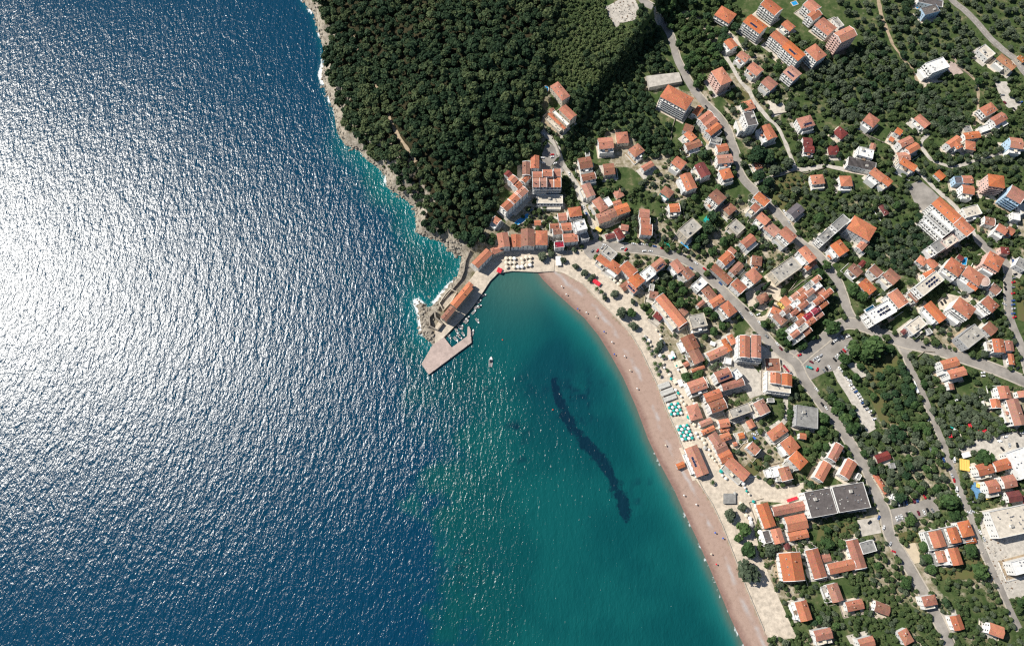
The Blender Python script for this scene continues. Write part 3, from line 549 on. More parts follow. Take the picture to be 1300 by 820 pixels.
# ------------------------------------------------------------------ buildings: roof centre (photo px), length, width (px), ridge angle (deg, clockwise),
# storeys, roof colour, roof type (g gable, h hip, f flat), wall colour, flags: B balconies, S solar panel, T white terrace, K skylights, E white eaves, P parapet pergola
# a line that starts with + adds a wing to the building above it
BLD = '''
H 921 19 20 14 30 3 o h w B | broad terracotta house with cut-out roof terrace alone above the dark trees
A 959 31 24 13 36 5 o g w BS
H 928 56 12 10 50 3 b g w T
H 944 72 13 9 37 3 o g w T
H 958.5 88 15 11 38 3 o g w T
A 916 97 20 14 55 5 o h p B | pink balconied apartment block with broken hip roof beside the steep hill road
A 979.5 9 22 12 38 5 o g w BE | white apartment block with two white-framed roof squares at the upper edge
A 1031 8 16 12 40 4 o g w BE
+ 1034 19 14 10 -35 4 o g w BE
H 1001 33 13 9 40 2 o g w T
A 990 49 20 10 40 5 o g w B | five-storey white balcony block with one plain orange roof, uphill half of a pair
A 1008 65 25 12 41 5 o g w BS | long five-storey white balcony block, downhill half of a pair
A 1036 67 19 14 45 5 o h w BE
A 1048 34 20 14 38 3 o g w BK
A 1073 44 21 14 -25 7 o g p BE | tallest pink apartment block with stacked rounded balconies above the olive grove
O 1064 29 14 7 50 1 k f w
A 1006 93 16 13 40 4 o g w BS
V 1181 13 20 10 -15 3 c f l P | modern cream house with blue glass side and slatted dark terrace
+ 1181 3 32 8 12 2 d f w
V 1190 83 24 15 -20 4 w f w BT | white cube villa with tall facade among olive trees
V 1252 66 18 12 42 2 c f w
H 1275 77 16 9 38 3 y g c T
+ 1284 84 9 8 38 3 y g c
O 1297 75 9 6 38 1 y g c
A 711 116 22 11 50 3 o h c K | upper wing of the terraced villa beside a round blue pool
+ 721 143 18 10 43 3 o g c
+ 712 150 26 4 43 2 w f c
+ 707 154 26 3.5 43 2 o g c
+ 703 158 24 4 43 1 c f c
+ 702 142 8 6 60 1 o g c
H 769 182 17 13 -5 3 o g w T
H 790 175 14 13 -5 2 o h c
H 808 191 14 12 -35 2 o h w T
H 743 207 15 13 -10 3 n g w T
H 747 224.6 17 8 -12 3 n g w ET
H 773 215 13 13 -5 2 n g c
H 785 246 10 10 -25 1 o h c
T 859.5 124 34 17 28 6 o h w B | big orange hotel with six tiers of slim white balconies below the parking deck
H 886 141 12 8 -50 2 b g w
H 896 149 17 9 -38 3 o g w E
+ 902 156 17 8 -38 3 o g w E
H 906 164 17 9 -38 3 b g w T
H 874 163 11 9 20 2 n g w
+ 876.5 173 12 9 45 2 b g w T
H 880 184 18 9 -18 2 n g w T
H 909 179 14 9 15 2 G f w
+ 917 188 13 9 -10 2 o g w
H 920 202 18 10 -5 3 o g w T
H 950 134 13 11 -15 2 b h w T
A 953 151 18 13 70 6 d f w BT | dark flat-roofed block with stepped white balconies above the cypress clump
H 976 168 18 12 60 3 o g w T
H 1023 155 17 13 -15 3 o h w ST | white house with long blue solar collector on an orange hip roof
H 977 106 15 12 40 3 o g w T
H 1025 180 11 9 5 2 m g w
H 1027 189.5 12 8 5 2 m g w T
H 1067 169 13 11 40 1 m h w
H 1106 153 15 12 35 3 o h w T
H 1058 191 13 11 0 1 m h c
V 1099 194 20 11 15 3 w f w T | white villa with rounded roof terraces above the black slatted deck
+ 1094 209 36 11 13 2 d f w P
H 1171 154 17 9 42 2 o g w T
H 1255 139 16 12 -28 3 o h w KB
H 1268 151 16 11 -30 3 o g w T
H 1251 163 14 8 -20 1 w f w
H 1234 172 18 8 -8 2 b g w
H 1211 180 16 9 -35 3 b g w
+ 1216 184 10 8 55 3 b g w
H 1232 185 12 10 10 2 b h c
H 1290 182 15 12 8 4 o g l T
O 1228 164 11 8 -10 1 G f c
H 1141 167 8 7 30 2 b g w
H 1150 180 16 9 -25 3 o g w T
H 1159 188 14 9 -30 3 b g w
H 1147 199 14 10 -5 2 o g c
O 1132 177 6 5 30 1 b g w
T 680.5 232 9 11 0 5 o g w EB | main hotel wing with four square orange roofs divided by white ribs
+ 689.5 232 9 11 0 5 o g w EB
+ 698.5 232 9 11 0 5 o g w EB
+ 707.5 232 9 11 0 5 o g w EB
+ 682 221.5 12 7 0 5 o g w E
+ 695 219.5 12 8 0 5 o g w E
+ 707.5 219.5 9 9 0 5 o g w E
+ 668 214 16 9 90 4 n g w E
+ 679 206 15 10 90 4 o g w
+ 668 226.5 11 6 -45 4 o g w E
T 662 244 13 10 -43 4 o g w EB | hotel wing stepping down to the pool with six orange roof squares in a line
+ 653 252 13 10 -43 4 o g w EB
+ 644 261 13 10 -43 4 o g w EB
+ 651 228 9 9 -45 4 o g w E
+ 657 234 9 9 -45 4 o g w E
+ 645 221 7 7 -45 3 m g w
H 630 280 9 8 35 2 b g w ET
T 698 253 33 11 0 2 c f w BT | low cream flat-roofed hotel annex between the ribbed roofs and the garden
H 639 305 17 13 80 3 o g w
H 655 306 15 12 90 2 o g w
H 670 302 20 16 90 3 n g w
H 687.5 302 17 14 90 3 o h w ET
H 631 317 14 8 -22 2 o g c
H 612 328 24 10 -45 3 b g w
O 682.5 283 8 6 0 1 b g c
H 714 275.5 11 9 -5 3 o g w E
H 704 287 12 6 -5 3 o g w E
H 719 288 13 9 -5 3 o g w E
H 708 294 12 7 -5 3 n g w E
H 724 302 18 10 -5 3 o g w E
H 710 310.5 12 8 -5 3 r f w E
H 730 269 15 11 -8 4 o h w BE
V 737 286 14 13 -15 5 w f w B | tall white flat-roofed tower house casting a long shadow on the street
+ 742 300 10 9 -15 2 G f w
H 747 242 16 11 65 3 o g w T
+ 762 260 17 11 52 3 o h w T
H 771 257 12 10 55 2 w f w
H 766 276 15 12 -18 3 o g c
+ 778 270.5 11 11 -18 3 n g c
+ 790 265 16 11 -18 3 b g c
H 783.5 258.5 10 7 -18 2 o g c
H 793 289 9 7 10 2 o g w T
H 786 297 13 8 60 2 m g w
H 775 300 12 6 -15 1 m g c
H 818 271 12 10 5 3 o g w T
H 820.5 291.5 14 13 5 3 o g w E
+ 819 280 12 8 5 3 o g w E
H 862 207 14 11 35 3 o g w T
H 892 216 17 12 60 3 m g w T
H 874 231 20 13 65 3 b g w KT
H 922 221 13 12 -15 3 b h w ET
H 847 244 13 10 35 2 n h q T
H 856 264 13 10 -5 2 o g w ET
A 911 250 16 13 42 4 n g w BT | brown-tiled house with stepped white terraces above the green turf terrace
A 876 290 24 17 -40 4 k f c T | broad bare cream flat roof with curved lower edge below the turf terrace
H 926 265 12 12 -40 2 n h c
H 967 253 18 10 40 3 o g w TE
+ 959 264 10 9 40 3 o g w TE
H 969 278 14 10 40 3 b g w T
H 935 288 17 14 42 2 k f c T
H 950 306 16 11 -40 3 o g w T
H 962 210 9 9 -20 1 n h w
H 822 211 14 7 -30 2 o g w
H 1038 228 15 11 -5 2 b h w T
H 1074 230 14 12 0 2 b h w T
H 1114 222 17 10 38 3 b g w T
+ 1126 230 11 9 38 3 b g w T
H 1010 268 16 13 -40 2 v g w T | purple-grey pitched roof house beside the open meadow
H 980 291 17 12 40 2 o g w
H 1000 298 18 12 42 4 o g w BT
A 1067 283 21 12 -42 5 G f w BT
+ 1049 299 20 12 -42 4 G f w B
A 1094 290 30 18 30 4 b h w E | broad orange apartment roof with zigzag edge beside the grey stepped block
H 1122 267 13 6 55 1 m g c
H 1153 209 20 8 30 3 b g w T
H 1193.5 222.5 11 8 42 1 b g w
H 1228 228 12 9 0 2 o g l
+ 1217 229 11 9 0 2 v f l
H 1229 241 14 10 8 3 b g w T
A 1265 230 19 14 8 5 o h p B | orange-roofed pink block with dark balcony tiers at the wood's edge
A 1290 247 20 15 30 5 o g l BE | pale blue apartment block with slanting balcony bands and two-part roof
T 1204 269 40 13 42 6 b g w KB | huge stepped hotel with rows of white balconies and long orange ridge
+ 1224 288 22 13 42 6 b g w KE
+ 1196 279 38 6.5 42 5 w f w B
+ 1190.5 284.5 36 6 42 4 G f w B
+ 1185 290 34 6 42 3 w f w B
V 1234 268 20 13 -15 2 c f w T
H 1256 281 13 9 12 2 n g w E
H 1272 291 13 9 30 3 o g w T
+ 1283 293 9 8 30 2 o g w T
A 1192 312 17 14 -35 4 G f w BT
+ 1206 306 18 12 -35 4 c f p
H 766 331 16 8 38 2 o g w T
+ 774 321 16 11 38 2 k f w
H 781 339 16 11 36 3 o h w T
H 798 342 18 13 45 3 o g w E
+ 808 356 14 14 45 3 b g w
H 803 365 13 8 45 2 o g w S
O 794 363 11 9 -35 1 n g c
H 836 336 15 11 -38 4 o g w S | white block with striped solar panels on its orange roof above a bright terrace
+ 822 348 19 14 -38 2 w f w T
H 860 338 15 11 50 3 o g w T
H 873 347 13 11 50 3 n g w KT
H 888 361 17 12 -42 2 w f w
H 900 372 15 11 50 2 n g w T
H 910 382 16 10 -32 3 b g w T
H 925 392 17 12 50 3 o h w BT
H 852 394 44 12 50 3 b g w TE | very long bright orange ridge with white base running down to the promenade
H 830 374 10 8 10 2 n g c
H 868 395.5 9 7 45 1 n g c
V 886 407 20 17 -12 3 k f c T
R 836 401 10 9 38 1 m g c
H 922 328 16 12 -42 3 o g w TE
+ 929 318.5 9 8 40 2 o g w
H 916 348 28 9 42 2 n g g
H 935 341 16 9 -45 2 n g w T
H 938 363 17 11 43 3 o g w E
H 957 350 16 13 45 4 o h w BT
H 961 331 12 11 10 2 n h w T
A 998 342 34 19 -35 3 k f c | large bare concrete flat roof between the hill road and the chapel
H 1025 323 20 11 48 4 b g w T
+ 1029 337 15 6 -36 2 b g w
A 1003 388 25 9 46 3 b g y B | yellow-walled row house with scalloped bright orange roof beside the red terraces
H 987 396 15 8 25 2 o h w T
H 990 404 15 10 45 2 n g w
H 1066 315 17 14 50 3 b g w T
O 1055 325 7 6 -40 1 b g w
H 1095 311 14 9 -48 2 o g w ET
H 1086 343 15 10 42 2 n g w T
H 1112 344 15 10 42 2 n g w ET
H 1132 351 17 13 42 3 n g w T
H 1101 364 18 12 45 2 b g w
H 1140 379 22 14 50 4 b g w BE
A 1119 396 32 19 -30 4 w f w BS | white flat-roofed hotel with dark rooftop pool and roof windows beside the road bend
H 1161 376 14 9 43 2 n g w T
H 1170.5 331 11 9 35 2 b h w
H 1183 334 13 9 45 2 o g w
H 1180 348 14 8 -25 2 b g w
A 1180 360 34 16 -38 5 c f w SB | long cream flat roof with black solar panels and tall shaded side
A 1212 339 20 15 35 4 o h w BTE
A 1262 332 20 17 30 4 o h p BTK
A 1236 350 24 14 35 4 o h w BT
+ 1234 363 13 6 35 3 b g w
H 1263 367 13 10 40 2 n g w E
A 1224 391 24 15 36 5 o h w BT
A 1257 386 18 12 42 4 o h w BT
A 1187 396 27 11 47 3 b g w T | long orange roof with green awning and grey glass strip on its terrace
H 1163 413 22 15 -38 2 c f w T
+ 1150 419 14 6 -38 1 m g c
H 865 412 8 12 50 2 n g w
H 876 435 18 16 62 2 n g w T
H 884 452 17 13 62 2 n g w T
H 911 448 24 10 -25 2 o g w
H 922.5 438 16 6 60 2 b g w
+ 929 431 12 7 62 2 b g w
A 951.5 442 29 30 90 4 w f w B | chunky block with twin orange gables split by white strips on the main street
+ 945.5 440 26 12 90 5 o g w EK
+ 960 440 27 11.5 90 5 o g w E
H 885 489 22 14 -20 4 o g w TKE
H 918 476 19 13 -22 4 o g w SE
H 930 488 27 9 -15 3 o g w E
H 905 502 20 11 -20 3 o g w
H 886 468 16 4 -20 1 b g w
V 924 458 9 8 10 1 w f w
V 935 475 12 10 50 3 w f w
A 988.5 485 25 30 90 3 c f w B | white-framed block with two separate orange gables beside the car park junction
+ 984.5 480 14 12 90 4 o g w E
+ 999 482 15 12 90 4 o g w E
O 981 463 19 17 0 1 n f c
O 998 468 13 4 50 1 r f c
H 881.5 523 18 14 70 2 o h c
H 911 515 20 13 -20 4 n g w KE
H 940 521 27 12 -20 3 k f c
H 967 517 18 13 60 3 o g w ET
H 896 536 15 7 -22 2 o g w
H 899 546 16 6 -25 2 b g w
H 919.5 537 12 10 -10 2 b g w
+ 920 546 11 4 -10 1 b g w
H 953 538 10 8 60 1 b g c
H 908 557 15 11 55 2 o g w
H 921 554.5 12 9 -20 2 o g w
O 941 553 7 7 -15 1 b g c
O 933 563.5 5 5 -15 1 b g c
H 915.5 568.5 14 12 -25 2 n g w
H 921 579 15 13 -25 2 o g w
H 936 595 30 13 42 2 o g w T
R 884.7 585 36 15 67 2 o g w ST | beach pavilion with wide orange roof and blue panels standing on the sand's back edge
H 957 569 14 10 43 3 o g w E
H 987 548 22 13 -35 2 o h w T
A 1003 565 18 16 52 3 b h w T
+ 1013.5 584 19 14 45 4 b h w T
H 997 601 17 13 70 3 o g w TE
+ 985 598 14 12 70 2 w f w T
A 1024.5 529 28 26 9 3 G f g | square grey flat-roofed block with a small rooftop box among trees
A 1061 574 21 11 -62 3 o g w E
A 1045 598 23 12 -62 3 o g w E
A 1077 595 22 13 -62 3 o g w E
O 1120.5 580 17 10 -20 1 m g c
X 1042 638 34 34 73 4 d f w D | big two-bay grey-roofed hall with white strip between its halves and small white vents
+ 1081 631 34 40 73 4 d f w D
H 1087 703 36 14 72 2 o g w E
+ 1068 719 32 13 -12 2 o g w E
H 1049 708 10 9 -12 1 o g w
H 1036 715 36 15 72 2 o g w E
H 1005 719 34 25 80 3 b g w KE
H 1102 694 18 15 -15 2 G f w
R 972.5 654 29 14 70 2 b g w
+ 1003 645 40 11 -12 2 o g w
+ 1011 663 24 18 -12 2 b g w
+ 1013.5 679 23 10 -12 2 b g w
+ 987 680 18 12 72 2 b g w
+ 974 681 16 9 72 1 d f w
A 1190 684 20 15 70 3 b g w
+ 1204 681 56 25 -13 2 G f w
+ 1198 706 34 20 -13 1 G f w
A 1211 679 19 12 70 3 b g w
A 1226 671 19 14 68 3 o h w E
H 1232 686 12 7 -10 1 o g w
H 1195 706 14 11 72 2 o g w
H 1213 706 21 12 72 3 b g w T
H 1250 595 18 14 -15 3 o g w T
H 1272 590 18 13 -15 3 o g w
H 1260 617 14 15 -12 3 o g w T
H 1281 611 15 15 -12 3 o g w
H 1287.5 630 16 13 -10 2 m g w
T 1287 661 52 36 -12 3 c f w | huge white flat-roofed building by the rubble plot with rows of rooftop posts
T 1297 588 24 38 -20 3 w f w | white flat-roofed block with dark frame edge beside the twin orange roofs
T 1300 718 30 18 -15 3 w f w
A 1233 427 28 20 -38 3 k f g | unfinished grey concrete block with bare column rows beside the east road
H 1257 417 14 12 42 2 n g w
H 1268 439 16 13 80 3 o g w KT
+ 1282 439 12 9 80 2 o g w
+ 1284 456 13 7 80 1 b g w
A 1206 461 20 11 -15 4 b g w T | stepped white apartment house with two orange roofs on the wedge lawn below the east road
+ 1215 473 20 11 -15 4 b g w T
H 1275 498 15 13 75 3 o g w
H 1264 512 12 11 75 2 o g w ET
H 1290 523 32 14 72 3 o g w T
H 1300 500 8 14 72 2 o g w
H 595.5 363 8 7 -50 2 b g t
H 586 376 30 9.5 -50 3 b g t | long narrow orange-roofed fort with high stone walls on the harbour rock
H 569 398 18 8 -50 3 n g t | brownish lower wing of the fort above the quay
H 1276 318 10 8 5 2 m h p
H 1297 335 14 12 30 2 G f w
O 1118 614 26 6 58 1 o g c
O 1136 631 8 7 20 1 w f w
H 1060 752 22 13 70 2 o g w T
H 1085 768 20 12 -12 2 o g w
H 1020 775 24 14 72 3 b g w T
H 1120 772 18 12 20 2 n g w
H 1180 762 16 12 -10 3 o h w T
H 1215 790 18 12 70 2 o g w
H 1045 805 20 13 -12 3 o g w T
H 1150 808 18 12 60 2 o h w
H 1265 800 18 13 20 3 b g w
H 1100 815 18 12 -15 3 o g w T
H 1290 275 10 9 10 2 w f w
H 1299 265 10 12 -20 2 c f w
'''
# ------------------------------------------------------------------ labels: each thing is placed by a landmark one can find
MARKS = [(1062,636,'the big grey-roofed hall'),(972,377,'the small domed chapel'),(859,124,'the big orange balcony hotel'),(662,279,'the curved hotel pool'),(586,376,'the harbour fort'),
 (889,274,'the green turf terrace'),(951,442,'the twin-gabled block on the main street'),(1033,384,'the red terraced apartments'),(1249,356,'the round pink tower'),(1204,274,'the huge stepped hotel'),
 (1094,209,'the black slatted deck'),(1023,155,'the long blue solar collector'),(953,151,'the dark flat-roofed white block'),(1160,702,'the sand court'),(865,527,'the teal beach umbrellas'),
 (990,660,'the courtyard restaurant'),(884.7,585,'the beach pavilion'),(998,342,'the large concrete flat roof'),(1024.5,529,'the square grey flat roof'),(1073,44,'the tallest pink block'),
 (1190,83,'the white cube villa'),(712,145,'the terraced villa with round pool'),(737,286,'the white tower house'),(778,270,'the long part-brown gabled row'),(1233,427,'the unfinished concrete block'),
 (1087,469,'the bare concrete slabs'),(1225,590,'the big yellow canopy'),(1284,660,'the huge white roof'),(1104,391,'the dark rooftop pool'),(790,16,'the rubble clearing'),(1008,242,'the open meadow'),
 (852,394,'the long bright orange ridge'),(757,358,'the red promenade awning'),(1200,690,'the cluster of orange pavilions'),(1245,545,'the maroon camp tents'),(836,336,'the striped solar roof'),
 (1010,268,'the purple-grey roof'),(1290,247,'the pale blue balcony block'),(1252,66,'the cream double roof'),(1008,80,'the pair of long white balcony blocks'),(1094,290,'the zigzag orange roof'),
 (1182,12,'the blue glass villa'),(845,310,'the teal ball court'),(1084,500,'the gravel car lot'),(1206,466,'the stepped house on the wedge lawn'),(570,445,'the stone pier'),(1055,440,'the tarmac car park')]
ORD = ['nearest','second','third','fourth','fifth','sixth','seventh','eighth','ninth','tenth','eleventh','twelfth','thirteenth','fourteenth','fifteenth','sixteenth','seventeenth','eighteenth','nineteenth','twentieth']
def bearing(dx, dy):
    if abs(dy) >= abs(dx): return 'uphill from' if dy < 0 else 'downhill from'
    return 'on the sea side of' if dx < 0 else 'on the inland side of'
LABELQ = []          # (object, px, py, noun phrase counted, look words)
def want_label(o, px, py, noun, look=''): LABELQ.append((o, px, py, noun, look))
def settle_labels():
    """every queued thing is counted outward from its landmark among those of the same look and bearing"""
    buckets = {}
    for o, px, py, noun, look in LABELQ:
        ms = sorted(MARKS, key=lambda m: math.hypot(m[0] - px, m[1] - py)); m = ms[0]
        if math.hypot(m[0] - px, m[1] - py) < 8 and len(ms) > 1 and 'roof' in noun: m = ms[1]
        buckets.setdefault((noun, m[2], bearing(px - m[0], py - m[1])), []).append((math.hypot(m[0] - px, m[1] - py), o, look))
    for (noun, mk, br), L in buckets.items():
        L.sort(key=lambda t: t[0])
        for i, (_, o, look) in enumerate(L):
            if len(L) == 1: s = f"{look + ' ' if look else ''}{noun}, the only one just {br} {mk}"
            else: s = f"{look + ' ' if look else ''}{noun}, {ORD[i] if i < 20 else 'furthest'} such {br} {mk}"
            w = s.split(); o['label'] = ' '.join(w[:16])

# ------------------------------------------------------------------ building kit
OCC = np.zeros((900, 1420), bool)        # ground already taken, in photo pixels
def occupy(poly, grow=0.0):
    xs = [p[0] for p in poly]; ys = [p[1] for p in poly]
    cx_, cy_ = sum(xs) / len(xs), sum(ys) / len(ys)
    if grow: poly = [(x + (x - cx_) / (math.hypot(x - cx_, y - cy_) + 1e-6) * grow, y + (y - cy_) / (math.hypot(x - cx_, y - cy_) + 1e-6) * grow) for x, y in poly]
    x0, x1 = int(min(p[0] for p in poly)) - 1, int(max(p[0] for p in poly)) + 2; y0, y1 = int(min(p[1] for p in poly)) - 1, int(max(p[1] for p in poly)) + 2
    x0, x1 = max(x0, -10), min(x1, 1400); y0, y1 = max(y0, -30), min(y1, 860)
    if x1 <= x0 or y1 <= y0: return
    X, Y = np.meshgrid(np.arange(x0, x1), np.arange(y0, y1))
    OCC[y0 + 30:y1 + 30, x0 + 10:x1 + 10] |= in_poly(X, Y, poly)
def taken(px, py):
    i, j = int(py + 30), int(px + 10)
    return not (0 <= i < 900 and 0 <= j < 1420) or OCC[i, j]
for _n, pts, w, *_ in ROADS:
    path = catmull(pts, 3)
    for a, b in zip(path, path[1:]):
        l = math.hypot(b[0] - a[0], b[1] - a[1]) or 1; nx, ny = (b[1] - a[1]) / l * (w * .7 + 1.2), -(b[0] - a[0]) / l * (w * .7 + 1.2)
        if _n != 'dirt_path' or pts is not R_COAST: occupy([(a[0] - nx, a[1] - ny), (a[0] + nx, a[1] + ny), (b[0] + nx, b[1] + ny), (b[0] - nx, b[1] - ny)])
for _n, pts, *_ in AREAS:
    if _n != 'lawn': occupy(pts)

def fit(cx, cy, L, W, ang, h):
    a = math.radians(ang); u = (math.cos(a) * L / 2, math.sin(a) * L / 2); v = (-math.sin(a) * W / 2, math.cos(a) * W / 2)
    x, y, zg = G(cx, cy, h); z = zg + h
    e0 = P(cx - u[0], cy - u[1], z); e1 = P(cx + u[0], cy + u[1], z); s0 = P(cx - v[0], cy - v[1], z); s1 = P(cx + v[0], cy + v[1], z)
    rz = math.atan2(e1[1] - e0[1], e1[0] - e0[0]); ln = math.hypot(e1[0] - e0[0], e1[1] - e0[1])
    wd = abs((s1[0] - s0[0]) * -math.sin(rz) + (s1[1] - s0[1]) * math.cos(rz))
    return (e0[0] + e1[0]) / 2, (e0[1] + e1[1]) / 2, zg, ln, wd, rz
OPENING = MB(); OPENING.box(-.6, .6, -.05, .02, 0, 1.4, 1)
for q in ((-.72, -.6, 0, 1.4), (.6, .72, 0, 1.4), (-.72, .72, 1.4, 1.52), (-.8, .8, -.12, 0)): OPENING.box(q[0], q[1], -.05, .07, q[2], q[3], 0)
OPENING = OPENING.mesh('window', [M['frame'], M['glass']])
FDOOR = MB(); FDOOR.box(-.9, .9, -.05, .02, 0, 2.2, 1)
for q in ((-1.0, -.9, 0, 2.2), (.9, 1.0, 0, 2.2), (-1.0, 1.0, 2.2, 2.32), (-.04, .04, 0, 2.2)): FDOOR.box(q[0], q[1], -.05, .06, q[2], q[3], 0)
FDOOR = FDOOR.mesh('balcony_door', [M['frame'], M['glass']])
CHIM = MB(); CHIM.box(-.4, .4, -.3, .3, -1.6, .9, 0); CHIM.box(-.5, .5, -.4, .4, .9, 1.05, 1); CHIM = CHIM.mesh('chimney', [WALL['w'], ROOF['n']])
HATCH = MB(); HATCH.box(-1.3, 1.3, -1.1, 1.1, 0, 2.0, 0); HATCH.box(-1.45, 1.45, -1.25, 1.25, 2.0, 2.15, 1); HATCH = HATCH.mesh('roof_hatch', [WALL['w'], ROOF['k']])
SKYL = MB(); SKYL.box(-.6, .6, -.5, .5, 0, .25, 0); SKYL.box(-.5, .5, -.4, .4, .25, .3, 1); SKYL = SKYL.mesh('skylight', [M['frame'], M['glass']])
ACU = MB(); ACU.box(-.5, .5, -.4, .4, 0, .8, 0); ACU = ACU.mesh('roof_unit', [M['metal']])
VENT = MB(); VENT.ring([(.5, 0), (.5, .3), (.34, .55), (.02, .65)], 10); VENT = VENT.mesh('roof_vent', M['greyc'])
_bal = {}
def balcony_mesh(ln, wallm):
    k = (round(ln * 2) / 2, wallm.name)
    if k not in _bal:
        mb = MB(); a = k[0] / 2
        mb.box(-a, a, -1.6, 0, -.2, 0); mb.box(-a, a, -1.6, -1.5, 0, .95)
        n = max(1, int(k[0] / 4.2))
        for i in range(n + 1):
            x = -a + 2 * a * i / n; x = min(max(x, -a + .06), a - .06); mb.box(x - .06, x + .06, -1.498, 0, 0, 1.5 if 0 < i < n else .95)
        _bal[k] = mb.mesh('balcony', wallm)
    return _bal[k]
def roof_mesh(kind, ln, wd, key, white):
    """tiled roof as a solid with an eaves lip; top of wall is z=0"""
    mb = MB(); a, b, pitch = ln / 2, wd / 2, .31
    e = .12
    if kind == 'f':
        mb.box(-a + .3, a - .3, -b + .3, b - .3, -.1, .06, 0)
        return mb
    rise = b * pitch
    if kind == 'h':
        r = max(a - b, .25)
        base = [(-a, -b), (a, -b), (a, b), (-a, b)]
        lo = [(x, y, -e) for x, y in base]; hi = [(x, y, .08) for x, y in base]; p0, p1 = (-r, 0, rise), (r, 0, rise)
        mb.poly(lo[::-1], 1)
        for i in range(4): mb.quad(lo[i], lo[(i + 1) % 4], hi[(i + 1) % 4], hi[i], 1)
        mb.quad(hi[0], hi[1], p1, p0); mb.quad(hi[2], hi[3], p0, p1); mb.poly([hi[1], hi[2], p1]); mb.poly([hi[3], hi[0], p0])
    else:
        t = .22
        for s in (-1, 1):
            A, B = (-a, s * b, -e), (a, s * b, -e); C_, D_ = (a, 0, rise), (-a, 0, rise)
            up = lambda p: (p[0], p[1], p[2] + t)
            q = [A, B, C_, D_] if s < 0 else [B, A, D_, C_]
            mb.quad(*[up(p) for p in q]); mb.quad(*q[::-1], 1)
            mb.quad(A, B, up(B), up(A), 1) if s < 0 else mb.quad(B, A, up(A), up(B), 1)
            for x in (-a, a):
                pa, pb = (x, s * b, -e), (x, 0, rise)
                mb.quad(pa, pb, up(pb), up(pa), 1)
        rr = rise + t                                                    # ridge tiles
        mb.box(-a, a, -.16, .16, rr - .06, rr + .1, 0)
        if white:
            for x in (-a, a):
                for s in (-1, 1):
                    n = len(mb.v); w = .45 if x < 0 else -.45
                    for xx in (x, x + w):
                        mb.v += [(xx, s * b, -e + t), (xx, 0, rise + t), (xx, 0, rise + t + .25), (xx, s * b, -e + t + .25)]
                    for f in ((0,1,2,3),(7,6,5,4),(3,2,6,7),(0,3,7,4),(0,4,5,1)): mb.f.append(tuple(n + i for i in f)); mb.m.append(1)
    return mb
